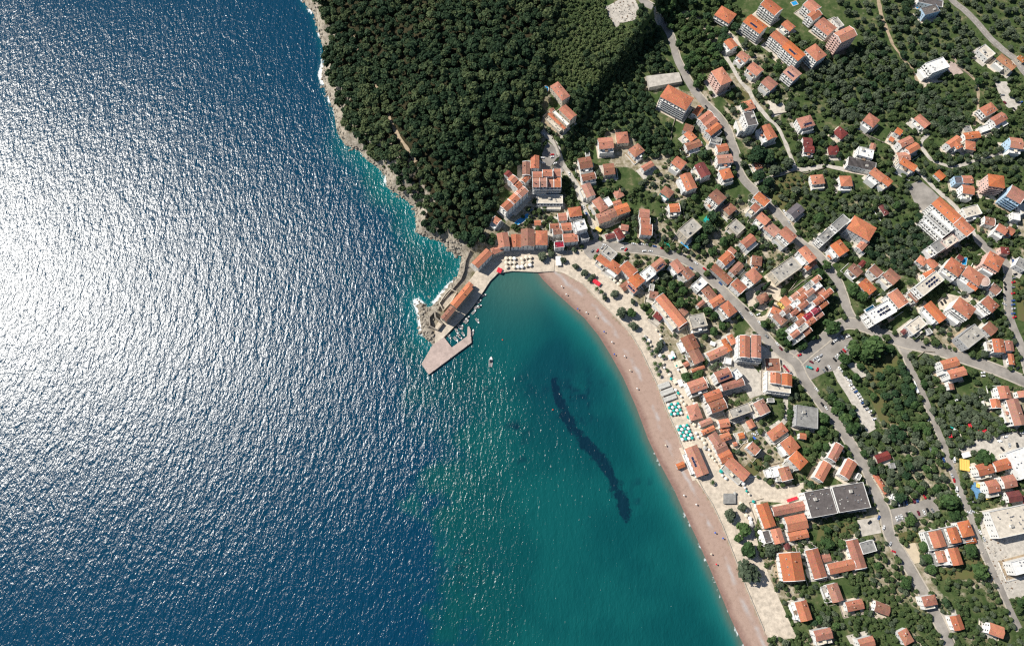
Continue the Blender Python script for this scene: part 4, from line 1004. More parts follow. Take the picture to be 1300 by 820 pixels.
def block(root, base, spec, first, anchor):
    cx, cy, L, W, ang, st, rc, rt, wc, flags = spec
    h = st * 3.2 + (.6 if rt != 'f' else .8)
    if len(spec[9]) < 9 and rt != 'f': L, W = L * 1.1, W * 1.1
    if rc == 'o' and rt != 'f': rc = random.choice('ooobost')
    x, y, zg, ln, wd, rz = fit(cx, cy, L, W, ang, h)
    if anchor is not None and abs(zg - anchor) < 2.5: zg = .5 * zg + .5 * anchor
    ox, oy, oz = x - base[0], y - base[1], zg - base[2]
    wallm = WALL[wc]; ov = .38 if rt != 'f' else 0.0
    a, b = ln / 2 - ov, wd / 2 - ov
    def put(name, data, lx, ly, lz, r=0.0, sx=1, tilt=None, on=None):
        if on is not None:
            o = link(name, data, on); o.location = (lx, ly, lz - RZ0); o.rotation_euler = (tilt or 0, 0, r); return o
        o = link(name, data, root); c, s = math.cos(rz), math.sin(rz)
        o.location = (ox + lx * c - ly * s, oy + lx * s + ly * c, oz + lz); o.rotation_euler = (tilt or 0, 0, rz + r)
        if sx != 1: o.scale = (sx, 1, 1)
        return o
    mb = MB()
    if rt == 'f':
        mb.box(-a, a, -b, b, -5, h - .4)
        for q in ((-a, a, -b, -b + .28), (-a, a, b - .28, b), (-a, -a + .28, -b + .28, b - .28), (a - .28, a, -b + .28, b - .28)): mb.box(*q, h - .4, h + .55)
    else:
        mb.box(-a, a, -b, b, -5, h - .1)
        if rt == 'g':
            rise = (wd / 2) * .31
            for xx in (-a, a):
                p = [(xx, -b, h - .1), (xx, b, h - .1), (xx, 0, h - .1 + rise * b / (wd / 2))]
                mb.poly(p if xx > 0 else p[::-1])
    put('wall', mb.mesh('wall', wallm), 0, 0, 0)
    white = 'E' in flags
    rm = roof_mesh(rt, ln, wd, rc, white).mesh('roof', [ROOF[rc], WALL['w'] if white or random.random() < .5 else ROOF[rc]])
    RZ0 = h if rt != 'f' else h - .34
    ro = put('roof', rm, 0, 0, RZ0)
    # sides: outward normals in world
    c, s = math.cos(rz), math.sin(rz)
    sides = [((0, -b), rz, ln - 2 * ov, 0.0), ((0, b), rz, ln - 2 * ov, math.pi), ((a, 0), rz, wd - 2 * ov, math.pi / 2), ((-a, 0), rz, wd - 2 * ov, -math.pi / 2)]
    nl = []
    for (lx, ly), _, length, r in sides:
        nw = math.atan2(-c * math.cos(r) + s * math.sin(r) * 0 + 0, 1) if 0 else None
        d = (math.sin(r) * 1, -math.cos(r) * 1)                           # local outward normal
        n = (d[0] * c - d[1] * s, d[0] * s + d[1] * c)
        nl.append((n, lx, ly, length, r))
    def seen(n): return n[0] * -.35 + n[1] * -.94
    best = max(nl[:2] if ln >= wd * .8 else nl, key=lambda t: seen(t[0]))
    if 'B' in flags: best = max(nl, key=lambda t: (t[0][0] * -.6 + t[0][1] * -.8) + .012 * t[3])
    for n, lx, ly, length, r in nl:
        sv = seen(n)
        if sv < -.15 or length < 2.6: continue
        isb = 'B' in flags and (n, lx, ly) == best[:3]
        terr = 'T' in flags and (n, lx, ly) == best[:3]
        cnt = max(1, int(length / (3.1 if isb else 3.9)))
        for fl in range(st):
            z0 = fl * 3.2 + .2
            if isb:
                if fl: put('balcony', balcony_mesh(length, wallm), lx, ly, z0 + .12, r)
                for i in range(cnt):
                    t = (i + .5) / cnt - .5
                    put('balcony_door', FDOOR, lx + t * length * math.cos(r), ly + t * length * math.sin(r), z0 + .14, r)
            else:
                if terr and fl == st - 1 and st > 1: mesh, zz = FDOOR, z0 + .1
                else: mesh, zz = OPENING, z0 + 1.0
                for i in range(cnt):
                    if cnt > 2 and random.random() < .12: continue
                    t = (i + .5) / cnt - .5
                    put('window', mesh, lx + t * length * math.cos(r), ly + t * length * math.sin(r), zz, r)
    n, lx, ly, length, r = best
    if 'T' in flags:
        tl, td, tz = length * random.uniform(.7, 1.0), random.uniform(2.8, 4.6), max(st - 1, .35) * 3.2 if st < 4 else 3.2 * random.choice((1, 2, 3))
        dd = 1.65 if 'B' in flags else .003
        mb = MB(); q = tl / 2
        mb.box(-q, q, -td - dd, -dd, -5 , tz - .12, 0); mb.box(-q + .15, q - .15, -td - dd + .15, -dd - .02, tz - .12, tz - .06, 1)
        mb.box(-q, q, -td - dd, -td - dd + .15, tz - .12, tz + .8, 0); mb.box(-q, -q + .15, -td - dd + .15, -dd, tz - .12, tz + .8, 0); mb.box(q - .15, q, -td - dd + .15, -dd, tz - .12, tz + .8, 0)
        put('terrace', mb.mesh('terrace', [WALL['w'], random.choice([ROOF['c'], ROOF['w'], ROOF['w'], ROOF['k']])]), lx, ly, 0, r)
        if random.random() < .45:
            mb = MB(); mb.box(-1.6, 1.6, -1.3, 1.3, 2.3, 2.42)
            for sx_ in (-1.5, 1.5):
                for sy_ in (-1.2, 1.2): mb.box(sx_ - .06, sx_ + .06, sy_ - .06, sy_ + .06, 0, 2.3)
            off = -td / 2 - dd
            put('awning', mb.mesh('awning', [random.choice([M['cream'], M['white'], ROOF['o'], M['cream'], M['wood']])]), lx - off * math.sin(r) * 1 + 0, ly + off * math.cos(r), tz - .06, r)
    slope = math.atan(.31)
    if 'S' in flags and rt != 'f':
        for i in range(3):
            o = put('solar_panel', SOLAR, (i - 1) * min(3.2, ln * .27), -wd * .25, h + .3 + wd * .25 * .31, 0, tilt=slope, on=ro)
    elif 'S' in flags:
        for i in range(8): put('solar_panel', SOLAR, (i % 4 - 1.5) * 3.4 + ln * .1, (i // 4 - .5) * 3.4, h + .25, 0, tilt=.25, on=ro)
    if 'K' in flags and rt != 'f':
        for i in range(3): put('skylight', SKYL, (i - 1) * ln * .27, -wd * .22, h + .2 + wd * .28 * .31, 0, tilt=slope, on=ro)
    if 'P' in flags:
        mb = MB()
        for i in range(int(ln / 1.2)): mb.box(-a + i * 1.2, -a + i * 1.2 + .6, -b, b, 0, .3)
        put('slatted_pergola', mb.mesh('slatted_pergola', ROOF['d']), 0, 0, h + .7)
    if rt != 'f' and ln > 8 and random.random() < .8:
        for _ in range(random.choice((1, 1, 2))):
            f = random.uniform(-.35, .35); g = random.choice((-1, 1)) * random.uniform(.08, .3)
            put('chimney', CHIM, f * ln, g * wd, h + .2 + (wd / 2 - abs(g) * wd) * .31 + .3, on=ro)
    if rt == 'f' and ln > 8:
        if ln > 11 and wd > 8 and random.random() < .8: put('roof_hatch', HATCH, random.uniform(-.25, .25) * ln, random.uniform(-.2, .25) * wd, h - .28, on=ro)
        for _ in range(max(random.choice((2, 3, 4)), min(16, int(ln * wd / 60)))): put('roof_unit', ACU, random.uniform(-.4, .4) * ln, random.uniform(-.36, .36) * wd, h - .28, random.uniform(0, 1.5), on=ro)
    if 'D' in flags:
        for _ in range(9): put('roof_vent', VENT, random.uniform(-.42, .42) * ln, random.uniform(-.42, .42) * wd, h - .29, on=ro)
    A = math.radians(ang); u = (math.cos(A) * L / 2, math.sin(A) * L / 2); v = (-math.sin(A) * W / 2, math.cos(A) * W / 2)
    occupy([(cx + u[0] * i + v[0] * j, cy + u[1] * i + v[1] * j) for i, j in ((1, 1), (-1, 1), (-1, -1), (1, -1))], 1.0)
    cr = [(x + (ln / 2 + 1) * i * c - (wd / 2 + 1) * j * s, y + (ln / 2 + 1) * i * s + (wd / 2 + 1) * j * c) for i, j in ((1, 1), (-1, 1), (-1, -1), (1, -1))]
    occupy([PX(p[0], p[1], zg) for p in cr], 1.0)
    return zg, (x, y, ln, wd, rz)
SOLAR = MB(); SOLAR.box(-1.5, 1.5, -1.0, 1.0, 0, .08, 1); SOLAR.box(-1.42, .0 - .03, -.93, .93, .08, .1, 0); SOLAR.box(.03, 1.42, -.93, .93, .08, .1, 0); SOLAR = SOLAR.mesh('solar_panel', [M['solar'], M['metal']])
KIND = {'H': ('house', 'house'), 'A': ('apartment_building', 'apartment building'), 'T': ('hotel', 'hotel'), 'V': ('villa', 'villa'), 'R': ('restaurant', 'restaurant'), 'O': ('outbuilding', 'outbuilding'), 'X': ('hall', 'hall')}
WALLWORD = {'w':'white','c':'cream','g':'grey','y':'yellow','p':'pink','l':'pale blue','t':'stone','q':'teal'}
jobs = []
for line in BLD.strip().splitlines():
    body, _, lab = line.partition('|'); f = body.split()
    spec = tuple(float(v) for v in f[1:6]) + (int(f[6]), f[7], f[8], f[9], f[10] if len(f) > 10 else '')
    if f[0] == '+': jobs[-1][1].append(spec)
    else: jobs.append([f[0], [spec], lab.strip()])
YARDS = []
for key, specs, lab in jobs:
    sp = specs[0]; h = sp[5] * 3.2 + .6
    x, y, zg, ln, wd, rz = fit(*sp[:5], h)
    name, cat = KIND[key]
    root = empty(name, (x, y, zg)); root['category'] = cat
    if key in 'HAO': root['group'] = {'H': 'houses of the seaside town', 'A': 'apartment buildings of the town', 'O': 'small outbuildings'}[key]
    anchor = None
    for i, s_ in enumerate(specs):
        zz, foot = block(root, (x, y, zg), s_, i == 0, anchor)
        if i == 0: anchor = zz
        YARDS.append((foot, s_))
    if lab: root['label'] = lab
    else:
        size = 'small' if sp[2] * sp[3] < 95 else ('large' if sp[2] * sp[3] > 210 else ('long' if sp[2] > 2.2 * sp[3] else ''))
        look = ' '.join(w for w in (size, (WALLWORD[sp[8]] if sp[8] not in 'w' else ''), ) if w)
        shape = 'hip-roofed' if sp[7] == 'h' else ('roofed' if sp[7] == 'f' else 'gabled')
        noun = f"{ROOFWORD[sp[6]]}-{'roofed' if sp[7] != 'h' else 'hip-roofed'} {cat}" if sp[7] != 'f' else f"{ROOFWORD[sp[6]].replace(' flat', '')} flat-roofed {cat}"
        if len(specs) > 1: noun = noun.replace(cat, 'winged ' + cat)
        want_label(root, sp[0], sp[1], noun, look)

# terraced apartments with many small shed roofs between white walls
def red_terraces():
    cx, cy, h = 1030, 386, 12.2
    x, y, zg = G(cx, cy, h); root = empty('apartment_building', (x, y, zg))
    tag(root, 'sprawling terraced apartment block, grid of red roof strips and white patios', 'apartment building', 'apartment buildings of the town')
    rng = random.Random(3)
    rows = [(-20.5, -16, 30), (-13, -34, 26), (-5.5, -30, 25), (2, -26, 32), (9.5, -44, 18), (17, -46, 4), (24, -44, -20)]
    A = math.radians(-38); U = (math.cos(A), math.sin(A)); V = (-math.sin(A), math.cos(A))
    for vv, u0, u1 in rows:
        n = max(2, round((u1 - u0) / 13)); du = (u1 - u0) / n
        for i in range(n):
            uu = u0 + (i + .5) * du; st = rng.choice((3, 4, 4, 5))
            px_, py_ = cx + U[0] * uu + V[0] * vv, cy + U[1] * uu + V[1] * vv
            roofy = (i + int(vv)) % 3 != 0
            rc = 'o' if roofy else rng.choice('wwk')
            if (vv, i) in ((9.5, 2), (9.5, 3), (2, 4)): rc, roofy = 'r', True
            if roofy and rng.random() < .3: rc = {'o': 'n', 'r': 'r'}[rc]
            block(root, (x, y, zg), (px_, py_, du - .5, 7.2, -38, st, rc, 'g' if roofy else 'f', 'w', 'E'), False, zg)
red_terraces()

# the domed chapel
def chapel():
    x, y, zg = G(970, 378, 7); root = empty('chapel', (x, y, zg), math.radians(25)); tag(root, 'small stone chapel with octagonal tiled dome among tall cypresses', 'chapel')
    mb = MB(); mb.box(-6, 5, -4, 4, -3, 6)
    for k in range(2): mb.box(-1.5, 3.5, 4.0 if k else -5.6, 5.6 if k else -4.0, -3, 5)
    mb.build('wall', WALL['t'], root)
    mb = MB(); mb.ring([(3.9, 5.9), (3.9, 8.2)], 8); mb.build('drum', WALL['c'], root)
    mb = MB(); mb.ring([(4.4, 8.1), (4.4, 8.35), (2.4, 9.8), (.3, 10.8), (.02, 11)], 8); mb.build('dome', ROOF['n'], root)
    mb = MB(); b2 = roof_mesh('h', 11.8, 8.9, 'n', False); mb.v, mb.f, mb.m = [(a - .5, b, c + 6.05) for a, b, c in b2.v], b2.f, [0] * len(b2.f); mb.build('roof', ROOF['n'], root)
    mb = MB(); mb.ring([(2.6, -3), (2.6, 4.6), (2.9, 4.6), (2.9, 4.8), (.02, 6)], 10, c=(6.1, 0)); mb.build('apse', WALL['t'], root)
    mb = MB(); mb.box(-.08, .08, -.08, .08, 11, 12.6); mb.box(-.5, .5, -.07, .07, 11.9, 12.1); mb.build('cross', M['metal'], root)
    for q in (-3, 1.2): o = link('window', OPENING, root); o.location = (q, -4, 2.2)
    occupy([(959, 368), (980, 366), (984, 386), (962, 390)])
chapel()
# round tower beside the red hip roofs
x, y, zg = G(1248, 357, 11); root = empty('round_tower', (x, y, zg)); tag(root, 'round pink-topped tower with white rim between two orange roofs', 'tower')
mb = MB(); mb.ring([(5.2, -4), (5.2, 12)], 28); mb.build('wall', WALL['w'], root)
mb = MB(); mb.ring([(5.6, 11.8), (5.6, 12.3), (4.6, 12.8), (2.4, 13.2), (.02, 13.4)], 28); mb.build('roof', mat('pink_tower_roof', (.56, .40, .33), .9, .2, .5), root)
mb = MB(); mb.ring([(5.62, 12.25), (5.85, 12.25), (5.85, 12.6), (5.6, 12.6), (5.55, 12.3)], 28); mb.build('rim', WALL['w'], root)
for k_ in range(5):
    o = link('window', OPENING, root); a = math.radians(200 + k_ * 28); o.location = (5.2 * math.cos(a), 5.2 * math.sin(a), 8); o.rotation_euler = (0, 0, a + math.pi / 2)
# ------------------------------------------------------------------ small annexes and sheds squeezed between the houses
_n = 0
for (x, y, ln, wd, rz), s_ in list(YARDS) * 2:
    if _n >= 62 or not (720 < s_[0] < 1290 and 190 < s_[1] < 725) or random.random() < .45: continue
    a = random.random() * 6.283; d = (s_[2] + s_[3]) * .32 + random.uniform(3.5, 6.5); px, py = s_[0] + d * math.cos(a), s_[1] + d * math.sin(a) + 3
    L_, W_ = random.uniform(6, 10), random.uniform(5, 7)
    if any(taken(px + i, py + j) for i in (-3.5, 0, 3.5) for j in (-3, 0, 3)): continue
    rc = random.choice('oonkcmGb'); rt = 'f' if rc in 'kcG' else 'g'; st = random.choice((1, 1, 2)); sp = (px, py, L_, W_, s_[4] + random.choice((0, 90)), st, rc, rt, random.choice('wwcg'), '')
    X, Y, zg, *_r = fit(*sp[:5], st * 3.2 + .6); root = empty('outbuilding', (X, Y, zg)); tag(root, None, 'outbuilding', 'small outbuildings')
    block(root, (X, Y, zg), sp, True, None); _n += 1
    want_label(root, px, py, f"{ROOFWORD[rc].replace(' flat', '')} {'flat-roofed' if rt == 'f' else 'roofed'} outbuilding", 'tiny')
# ------------------------------------------------------------------ yards: paved ground round the houses
for i, ((x, y, ln, wd, rz), s_) in enumerate(YARDS):
    r = random.random()
    if r < .12: continue
    c, s = math.cos(rz), math.sin(rz); g0, g1 = random.uniform(1.5, 5.5), random.uniform(1.5, 5.5)
    a, b = ln / 2, wd / 2
    pts = [(-a - random.uniform(.8, 3), -b - g0), (a + random.uniform(.8, 3), -b - g0), (a + random.uniform(.8, 3), b + g1 * .5), (-a - random.uniform(.8, 4), b + g1 * .5)]
    w = [(x + p * c - q * s, y + p * s + q * c) for p, q in pts]
    bm = bmesh.new(); bm.faces.new([bm.verts.new((p, q, 0)) for p, q in w])
    bmesh.ops.subdivide_edges(bm, edges=bm.edges[:], cuts=5, use_grid_fill=True)
    off = .10 + (i % 9) * .012
    for v in bm.verts: v.co.z = H(v.co.x, v.co.y) + off
    me = D.meshes.new('courtyard'); bm.to_mesh(me); bm.free()
    me.materials.append(random.choice([M['paving'], M['concrete'], M['concrete'], M['paving'], M['gravel'], M['dirt']]))
    link('courtyard', me)['kind'] = 'structure'

def garden_wall(i, x, y, ln, wd, rz, s_):
    c, s = math.cos(rz), math.sin(rz); a, b = ln / 2 + random.uniform(2, 4.5), wd / 2 + random.uniform(2, 5)
    pts = [(-a, b * .6), (-a, -b), (a, -b), (a, b * .4)][:random.choice((3, 4, 4))]
    w = [(x + p * c - q * s, y + p * s + q * c) for p, q in pts]
    for p in w:
        if taken_road(*PX(p[0], p[1], H(*p))): return
    mb = MB()
    for p, q in zip(w, w[1:]):
        n = max(1, int(math.hypot(q[0] - p[0], q[1] - p[1]) / 3)); nx, ny = (q[1] - p[1]), -(q[0] - p[0]); l = math.hypot(nx, ny) or 1; nx, ny = nx / l * .15, ny / l * .15
        for k_ in range(n):
            A = (p[0] + (q[0] - p[0]) * k_ / n, p[1] + (q[1] - p[1]) * k_ / n); B = (p[0] + (q[0] - p[0]) * (k_ + 1) / n, p[1] + (q[1] - p[1]) * (k_ + 1) / n); za, zb = H(*A) + 1.1, H(*B) + 1.1
            mb.quad((A[0] - nx, A[1] - ny, za), (A[0] + nx, A[1] + ny, za), (B[0] + nx, B[1] + ny, zb), (B[0] - nx, B[1] - ny, zb))
            mb.quad((A[0] + nx, A[1] + ny, za - 2), (B[0] + nx, B[1] + ny, zb - 2), (B[0] + nx, B[1] + ny, zb), (A[0] + nx, A[1] + ny, za)); mb.quad((B[0] - nx, B[1] - ny, zb - 2), (A[0] - nx, A[1] - ny, za - 2), (A[0] - nx, A[1] - ny, za), (B[0] - nx, B[1] - ny, zb))
    kind = random.choice('wwct'); o = mb.build('garden_wall', WALL[kind]); tag(o, None, 'garden wall', 'low garden walls')
    want_label(o, s_[0], s_[1], {'w': 'white', 'c': 'cream', 't': 'rough stone'}[kind] + ' garden wall', 'low')
_rp = [(pth, w_) for pth, w_ in roadpaths]
def taken_road(px, py):
    for (nm, pts, w_, *_r) in ROADS:
        if float(poly_dist([px], [py], pts)[0]) < w_ * .7 + 1.5: return True
    return False
for i, ((x, y, ln, wd, rz), s_) in enumerate(YARDS):
    if random.random() < .42 and s_[5] < 5 and s_[0] > 690: garden_wall(i, x, y, ln, wd, rz, s_)
# ------------------------------------------------------------------ quay and pier
def solid(name, pxpts, z0, z1, m):
    mb = MB(); mb.prism(ccw([P(a, b, z1) for a, b in pxpts]), z0, z1); return mb.build(name, m)
QUAY = [(552,436),(563.6,428),(588,403),(601,388),(613,371),(622,357),(632,347),(650,344),(682,345.5),(703,344.5),(704,334),(703,322),(690,318),(645,318),(622,329),(604,345),(590,364),(575,384),(560,402),(552,416)]
o = solid('quay', QUAY, -3, 1.9, M['paving']); o['kind'] = 'structure'; occupy(QUAY)
PIER = [(535,462),(544.3,475.3),(598.6,434.8),(597.3,418),(595.4,414),(593.6,415),(593,426.6),(573.6,441),(563.6,428.1),(552,436),(549,438)]
o = solid('pier', PIER, -4, 1.95, M['pinkpave']); tag(o, 'pink stone pier with hooked arm sheltering moored boats', 'pier')
E_ = [P(*p, 1.95) for p in [(535,462),(544.3,475.3),(598.6,434.8),(597.3,418)]]
for (a, b) in zip(E_, E_[1:]):
    n = max(1, int(math.hypot(b[0] - a[0], b[1] - a[1]) / 9))
    for i in range(n):
        t = (i + .5) / n; mb = MB(); mb.ring([(.3, 0), (.22, .4), (.36, .5), (.02, .6)], 8)
        dx, dy = (b[1] - a[1]), -(b[0] - a[0]); l = math.hypot(dx, dy)
        o = mb.build('bollard', M['metal']); o.location = (a[0] + (b[0] - a[0]) * t - dx / l * .7, a[1] + (b[1] - a[1]) * t - dy / l * .7, 1.95)
        tag(o, None, 'bollard', 'iron bollards along the pier edge'); o['label'] = 'small iron mooring bollard along the outer edge of the pink pier'
# kerb along the pier's outer edge, and the fort's outworks on the rock
def wall_run(pxpts, h, w, m, label, up=0.0, name='stone_wall', base=None):
    pts = [G(*p)[:2] for p in pxpts]; mb = MB()
    path = []
    for a, b in zip(pts, pts[1:]):
        n = max(1, int(math.hypot(b[0] - a[0], b[1] - a[1]) / 4)); path += [(a[0] + (b[0] - a[0]) * i / n, a[1] + (b[1] - a[1]) * i / n) for i in range(n)]
    path.append(pts[-1]); rows = []
    for i, (x, y) in enumerate(path):
        a = path[max(i - 1, 0)]; b = path[min(i + 1, len(path) - 1)]; l = math.hypot(b[0] - a[0], b[1] - a[1]) or 1
        nx, ny = (b[1] - a[1]) / l * w / 2, -(b[0] - a[0]) / l * w / 2; z = base if base is not None else H(x, y)
        k = len(mb.v); mb.v += [(x - nx, y - ny, z - 1.5), (x + nx, y + ny, z - 1.5), (x + nx, y + ny, z + h), (x - nx, y - ny, z + h)]; rows.append(k)
    for a, b in zip(rows, rows[1:]):
        for p, q in ((1, 2), (2, 3), (3, 0)): mb.f.append((a + p, b + p, b + q, a + q)); mb.m.append(0)
    for k in (rows[0], rows[-1]): mb.f.append((k, k + 1, k + 2, k + 3)); mb.m.append(0)
    o = mb.build(name, m); tag(o, label, 'wall'); return o
wall_run([(597,318),(591,332),(589,345),(585,355),(574,368),(560,384),(556,394)], 2.2, 1.0, WALL['t'], 'rough stone sea wall following the rocky shore behind the fort')
wall_run([(552,396),(545,404),(546,415),(556,420),(562,412),(553,404),(552,396)], 4.0, 1.4, WALL['t'], 'thick ruined bastion wall on the rock at the pier root')
wall_run([(566,374),(558,386),(563,395),(574,383),(580,372),(572,368),(566,374)], 3.2, .8, WALL['c'], 'cream parapet round the terrace on the sea side of the fort')
for q, lab in (([(738,359),(754,375),(770,391),(786,407),(800,423),(814,446),(821,461),(834,488),(846,521),(858,547),(872,582),(893,622),(904,639),(917,667),(931,703),(945,740),(970,800)], 'long low pale wall between the beach and the promenade'),):
    wall_run(q, .9, .6, M['kerb'], lab)
for q, m, lab in (([(976,226),(1011,217),(1022,221),(1046,214)], WALL['t'], 'dark-shadowed stone wall along the lane above the open meadow'), ([(857,150),(853,165),(850,195)], WALL['t'], 'stone boundary wall downhill from the big balcony hotel'),
                  ([(1186,447),(1173,446),(1162,455)], WALL['t'], 'curved garden wall round the paved yard by the east road'), ([(1236,657),(1262,650),(1299,640)], M['concrete'], 'long straight beige wall running to the huge white roof'),
                  ([(1011,357),(1000,372),(1018,358),(1042,344)], WALL['t'], 'retaining wall between the concrete flat roof and red terraces'), ([(1030,290),(1038,285),(1048,282)], WALL['t'], 'short curved wall under the grey stepped block'),
                  ([(858,300),(852,310),(862,318)], WALL['c'], 'curved cream wall below the broad cream flat roof'), ([(1178,494),(1200,488),(1213,483)], WALL['t'], 'low wall along the uphill edge of the camp'),
                  ([(944,66),(935,50),(922,38)], WALL['c'], 'cream lane wall beside the five-storey block with solar roof'), ([(1210,70),(1216,86),(1234,98)], WALL['t'], 'stone wall inland of the white cube villa'),
                  ([(1168,283),(1180,292),(1196,302)], WALL['c'], 'cream wall at the foot of the huge stepped hotel'), ([(1112,150),(1100,172),(1122,182)], WALL['t'], 'garden wall above the white villa with rounded terraces'),
                  ([(700,172),(706,184),(712,200)], WALL['t'], 'planted wall beside the hotel road'), ([(960,604),(952,606),(936,590)], WALL['w'], 'white garden wall round the walled lawn')):
    wall_run(q, 1.4, .5, m, lab)

# the bare concrete slabs and flat parking deck
def slab(pxpts, h, m, name, label, cat, grow=0):
    pts = [G(a, b, h) for a, b in pxpts]; z = max(p[2] for p in pts) + h; mb = MB(); mb.prism(ccw([(p[0], p[1]) for p in pts]), z - h - 6, z)
    mb.box(0, 0.01, 0, .01, z - 1, z - .9) if 0 else None
    o = mb.build(name, m); tag(o, label, cat); occupy(pxpts); return o, z
slab([(820,98),(862,92),(866,104),(824,113)], 4.0, M['concrete'], 'parking_deck', 'flat concrete parking deck above the orange balcony hotel', 'deck')
slab([(1075,463),(1086,458),(1101,477),(1092,480)], .8, M['concrete'], 'concrete_slab', 'pale ribbed concrete slabs in the grass by the gravel lot', 'slab')
slab([(974,128),(994,131),(999,143),(980,146)], .6, ROOF['c'], 'terrace_platform', 'bright bare terrace platform below the solar collector house lane', 'platform')
slab([(919,626),(934,626),(934,639),(919,639)], 2.6, ROOF['G'], 'stage_roof', 'squarish grey flat stage roof at the head of the beach square', 'stage')
# pools
def pool(pxpts, m, label, rim=.9, zoff=.3, flatz=None):
    pts = [G(*p) for p in pxpts]; z = (max(p[2] for p in pts) if flatz is None else flatz) + zoff
    w = ccw([(p[0], p[1]) for p in pts]); cx_, cy_ = sum(p[0] for p in w) / len(w), sum(p[1] for p in w) / len(w)
    root = empty('swimming_pool', (cx_, cy_, z)); tag(root, label, 'swimming pool')
    inner = [(p[0] - cx_, p[1] - cy_) for p in w]; outer = [(a + a / math.hypot(a, b) * rim, b + b / math.hypot(a, b) * rim) for a, b in inner]
    mb = MB(); n = len(inner)
    for i in range(n):
        j = (i + 1) % n; A, B, C_, D_ = inner[i], inner[j], outer[j], outer[i]
        mb.quad((*D_, .12), (*C_, .12), (*B, .12), (*A, .12)); mb.quad((*D_, -5), (*C_, -5), (*C_, .12), (*D_, .12)); mb.quad((*A, .12), (*B, .12), (*B, -1), (*A, -1))
    mb.build('coping', M['paving'], root); mb = MB(); mb.poly([(a, b, 0) for a, b in inner]); mb.build('water', m, root); occupy(pxpts)
pool([(653,283),(657,279),(664,275),(669,271),(672,273),(670,278),(664,283),(658,286),(654,286)], M['pool'], 'curved blue hotel pool beside the shaded hotel wing')
pool([(669,269),(675,265),(677,267),(672,270)], M['pooldark'], 'small dark blue side pool next to the curved hotel pool')
pool([(693 + 3.2 * math.cos(t * .524), 114 + 4.2 * math.sin(t * .524)) for t in range(12)], M['pool'], 'round blue pool on the corner of the terraced villa')
pool([(1222,328),(1228,327),(1226,337),(1220,336)], M['pool'], 'bright blue pool in the shade below the huge stepped hotel')
pool([(863,308),(865,307),(876,315),(874,317)], M['pool'], 'narrow lap pool on the walled terrace above the main street')
pool([(1004,4),(1010,2),(1013,6),(1007,8)], M['pool'], 'small pool between the white-framed block and its neighbour')
pool([(1161,9),(1166,6),(1168,10),(1164,12)], M['pool'], 'small pool at the villa with the blue glass side')
def rooftop_pool():
    bb = [(1098,393),(1108,387),(1112,393),(1102,399)]
    pts = [P(a, b, H(*G(1119, 396, 12)[:2]) + 13.2) for a, b in bb]; z = H(*G(1119, 396, 12)[:2]) + 13.2
    c0 = (sum(p[0] for p in pts) / 4, sum(p[1] for p in pts) / 4); root = empty('swimming_pool', (*c0, z)); tag(root, 'dark blue rooftop pool on the white hotel at the road bend', 'swimming pool')
    w = ccw([(p[0] - c0[0], p[1] - c0[1]) for p in pts])
    mb = MB(); mb.prism([(a * 1.12, b * 1.12) for a, b in w], -1.6, -.1); mb.build('basin', WALL['w'], root)
    mb = MB(); mb.poly([(*p, -.05) for p in w]); mb.build('water', M['pooldark'], root)
rooftop_pool()
slab([(839,306),(847,305),(851,314),(843,315)], .15, M['green_court'], 'ball_court', 'small teal ball court beside the main street bend', 'court')
slab([(1231,617),(1238,611),(1246,626),(1240,634)], .2, M['bluedeck'], 'sun_deck', 'blue painted deck by the oval lawn', 'deck')
slab([(893,279),(899,272),(904,276),(897,283)], 2.5, M['teal'], 'shade_sail', 'taut teal shade sail beside the green turf terrace', 'shade sail')

# ------------------------------------------------------------------ canvas: awnings, parasols, tents
def canopy(px, py, L, W, ang, h, m, label, name='awning', group=None, post=True):
    x, y, zg, ln, wd, rz = fit(px, py, L, W, ang, h); root = empty(name, (x, y, zg), rz)
    tag(root, label, name.replace('_', ' '), group); a, b = ln / 2, wd / 2
    mb = MB(); n = max(2, int(ln / 2.2))
    for i in range(n):
        x0, x1 = -a + 2 * a * i / n, -a + 2 * a * (i + 1) / n; xm = (x0 + x1) / 2
        for (p, zp), (q, zq) in (((x0, h - .15), (xm, h)), ((xm, h), (x1, h - .15))):
            mb.quad((p, -b, zp - .25), (q, -b, zq - .25), (q, b, zq), (p, b, zp)); mb.quad((p, b, zp - .05), (q, b, zq - .05), (q, -b, zq - .3), (p, -b, zp - .3))
    mb.build('canvas', m, root)
    mb = MB()
    for sx_ in (-a + .2, a - .2):
        for sy_ in (-b + .2, b - .2): mb.box(sx_ - .07, sx_ + .07, sy_ - .07, sy_ + .07, -1, h - .35)
    mb.build('post', M['metal'], root) if 0 else None
    for sx_ in (-a + .2, a - .2):
        for sy_ in (-b + .2, b - .2):
            o = link('post', POST, root); o.location = (sx_, sy_, 0); o.scale = (1, 1, h - .35)
    return root
POST = MB(); POST.box(-.07, .07, -.07, .07, -.3, 1); POST = POST.mesh('post', M['metal'])
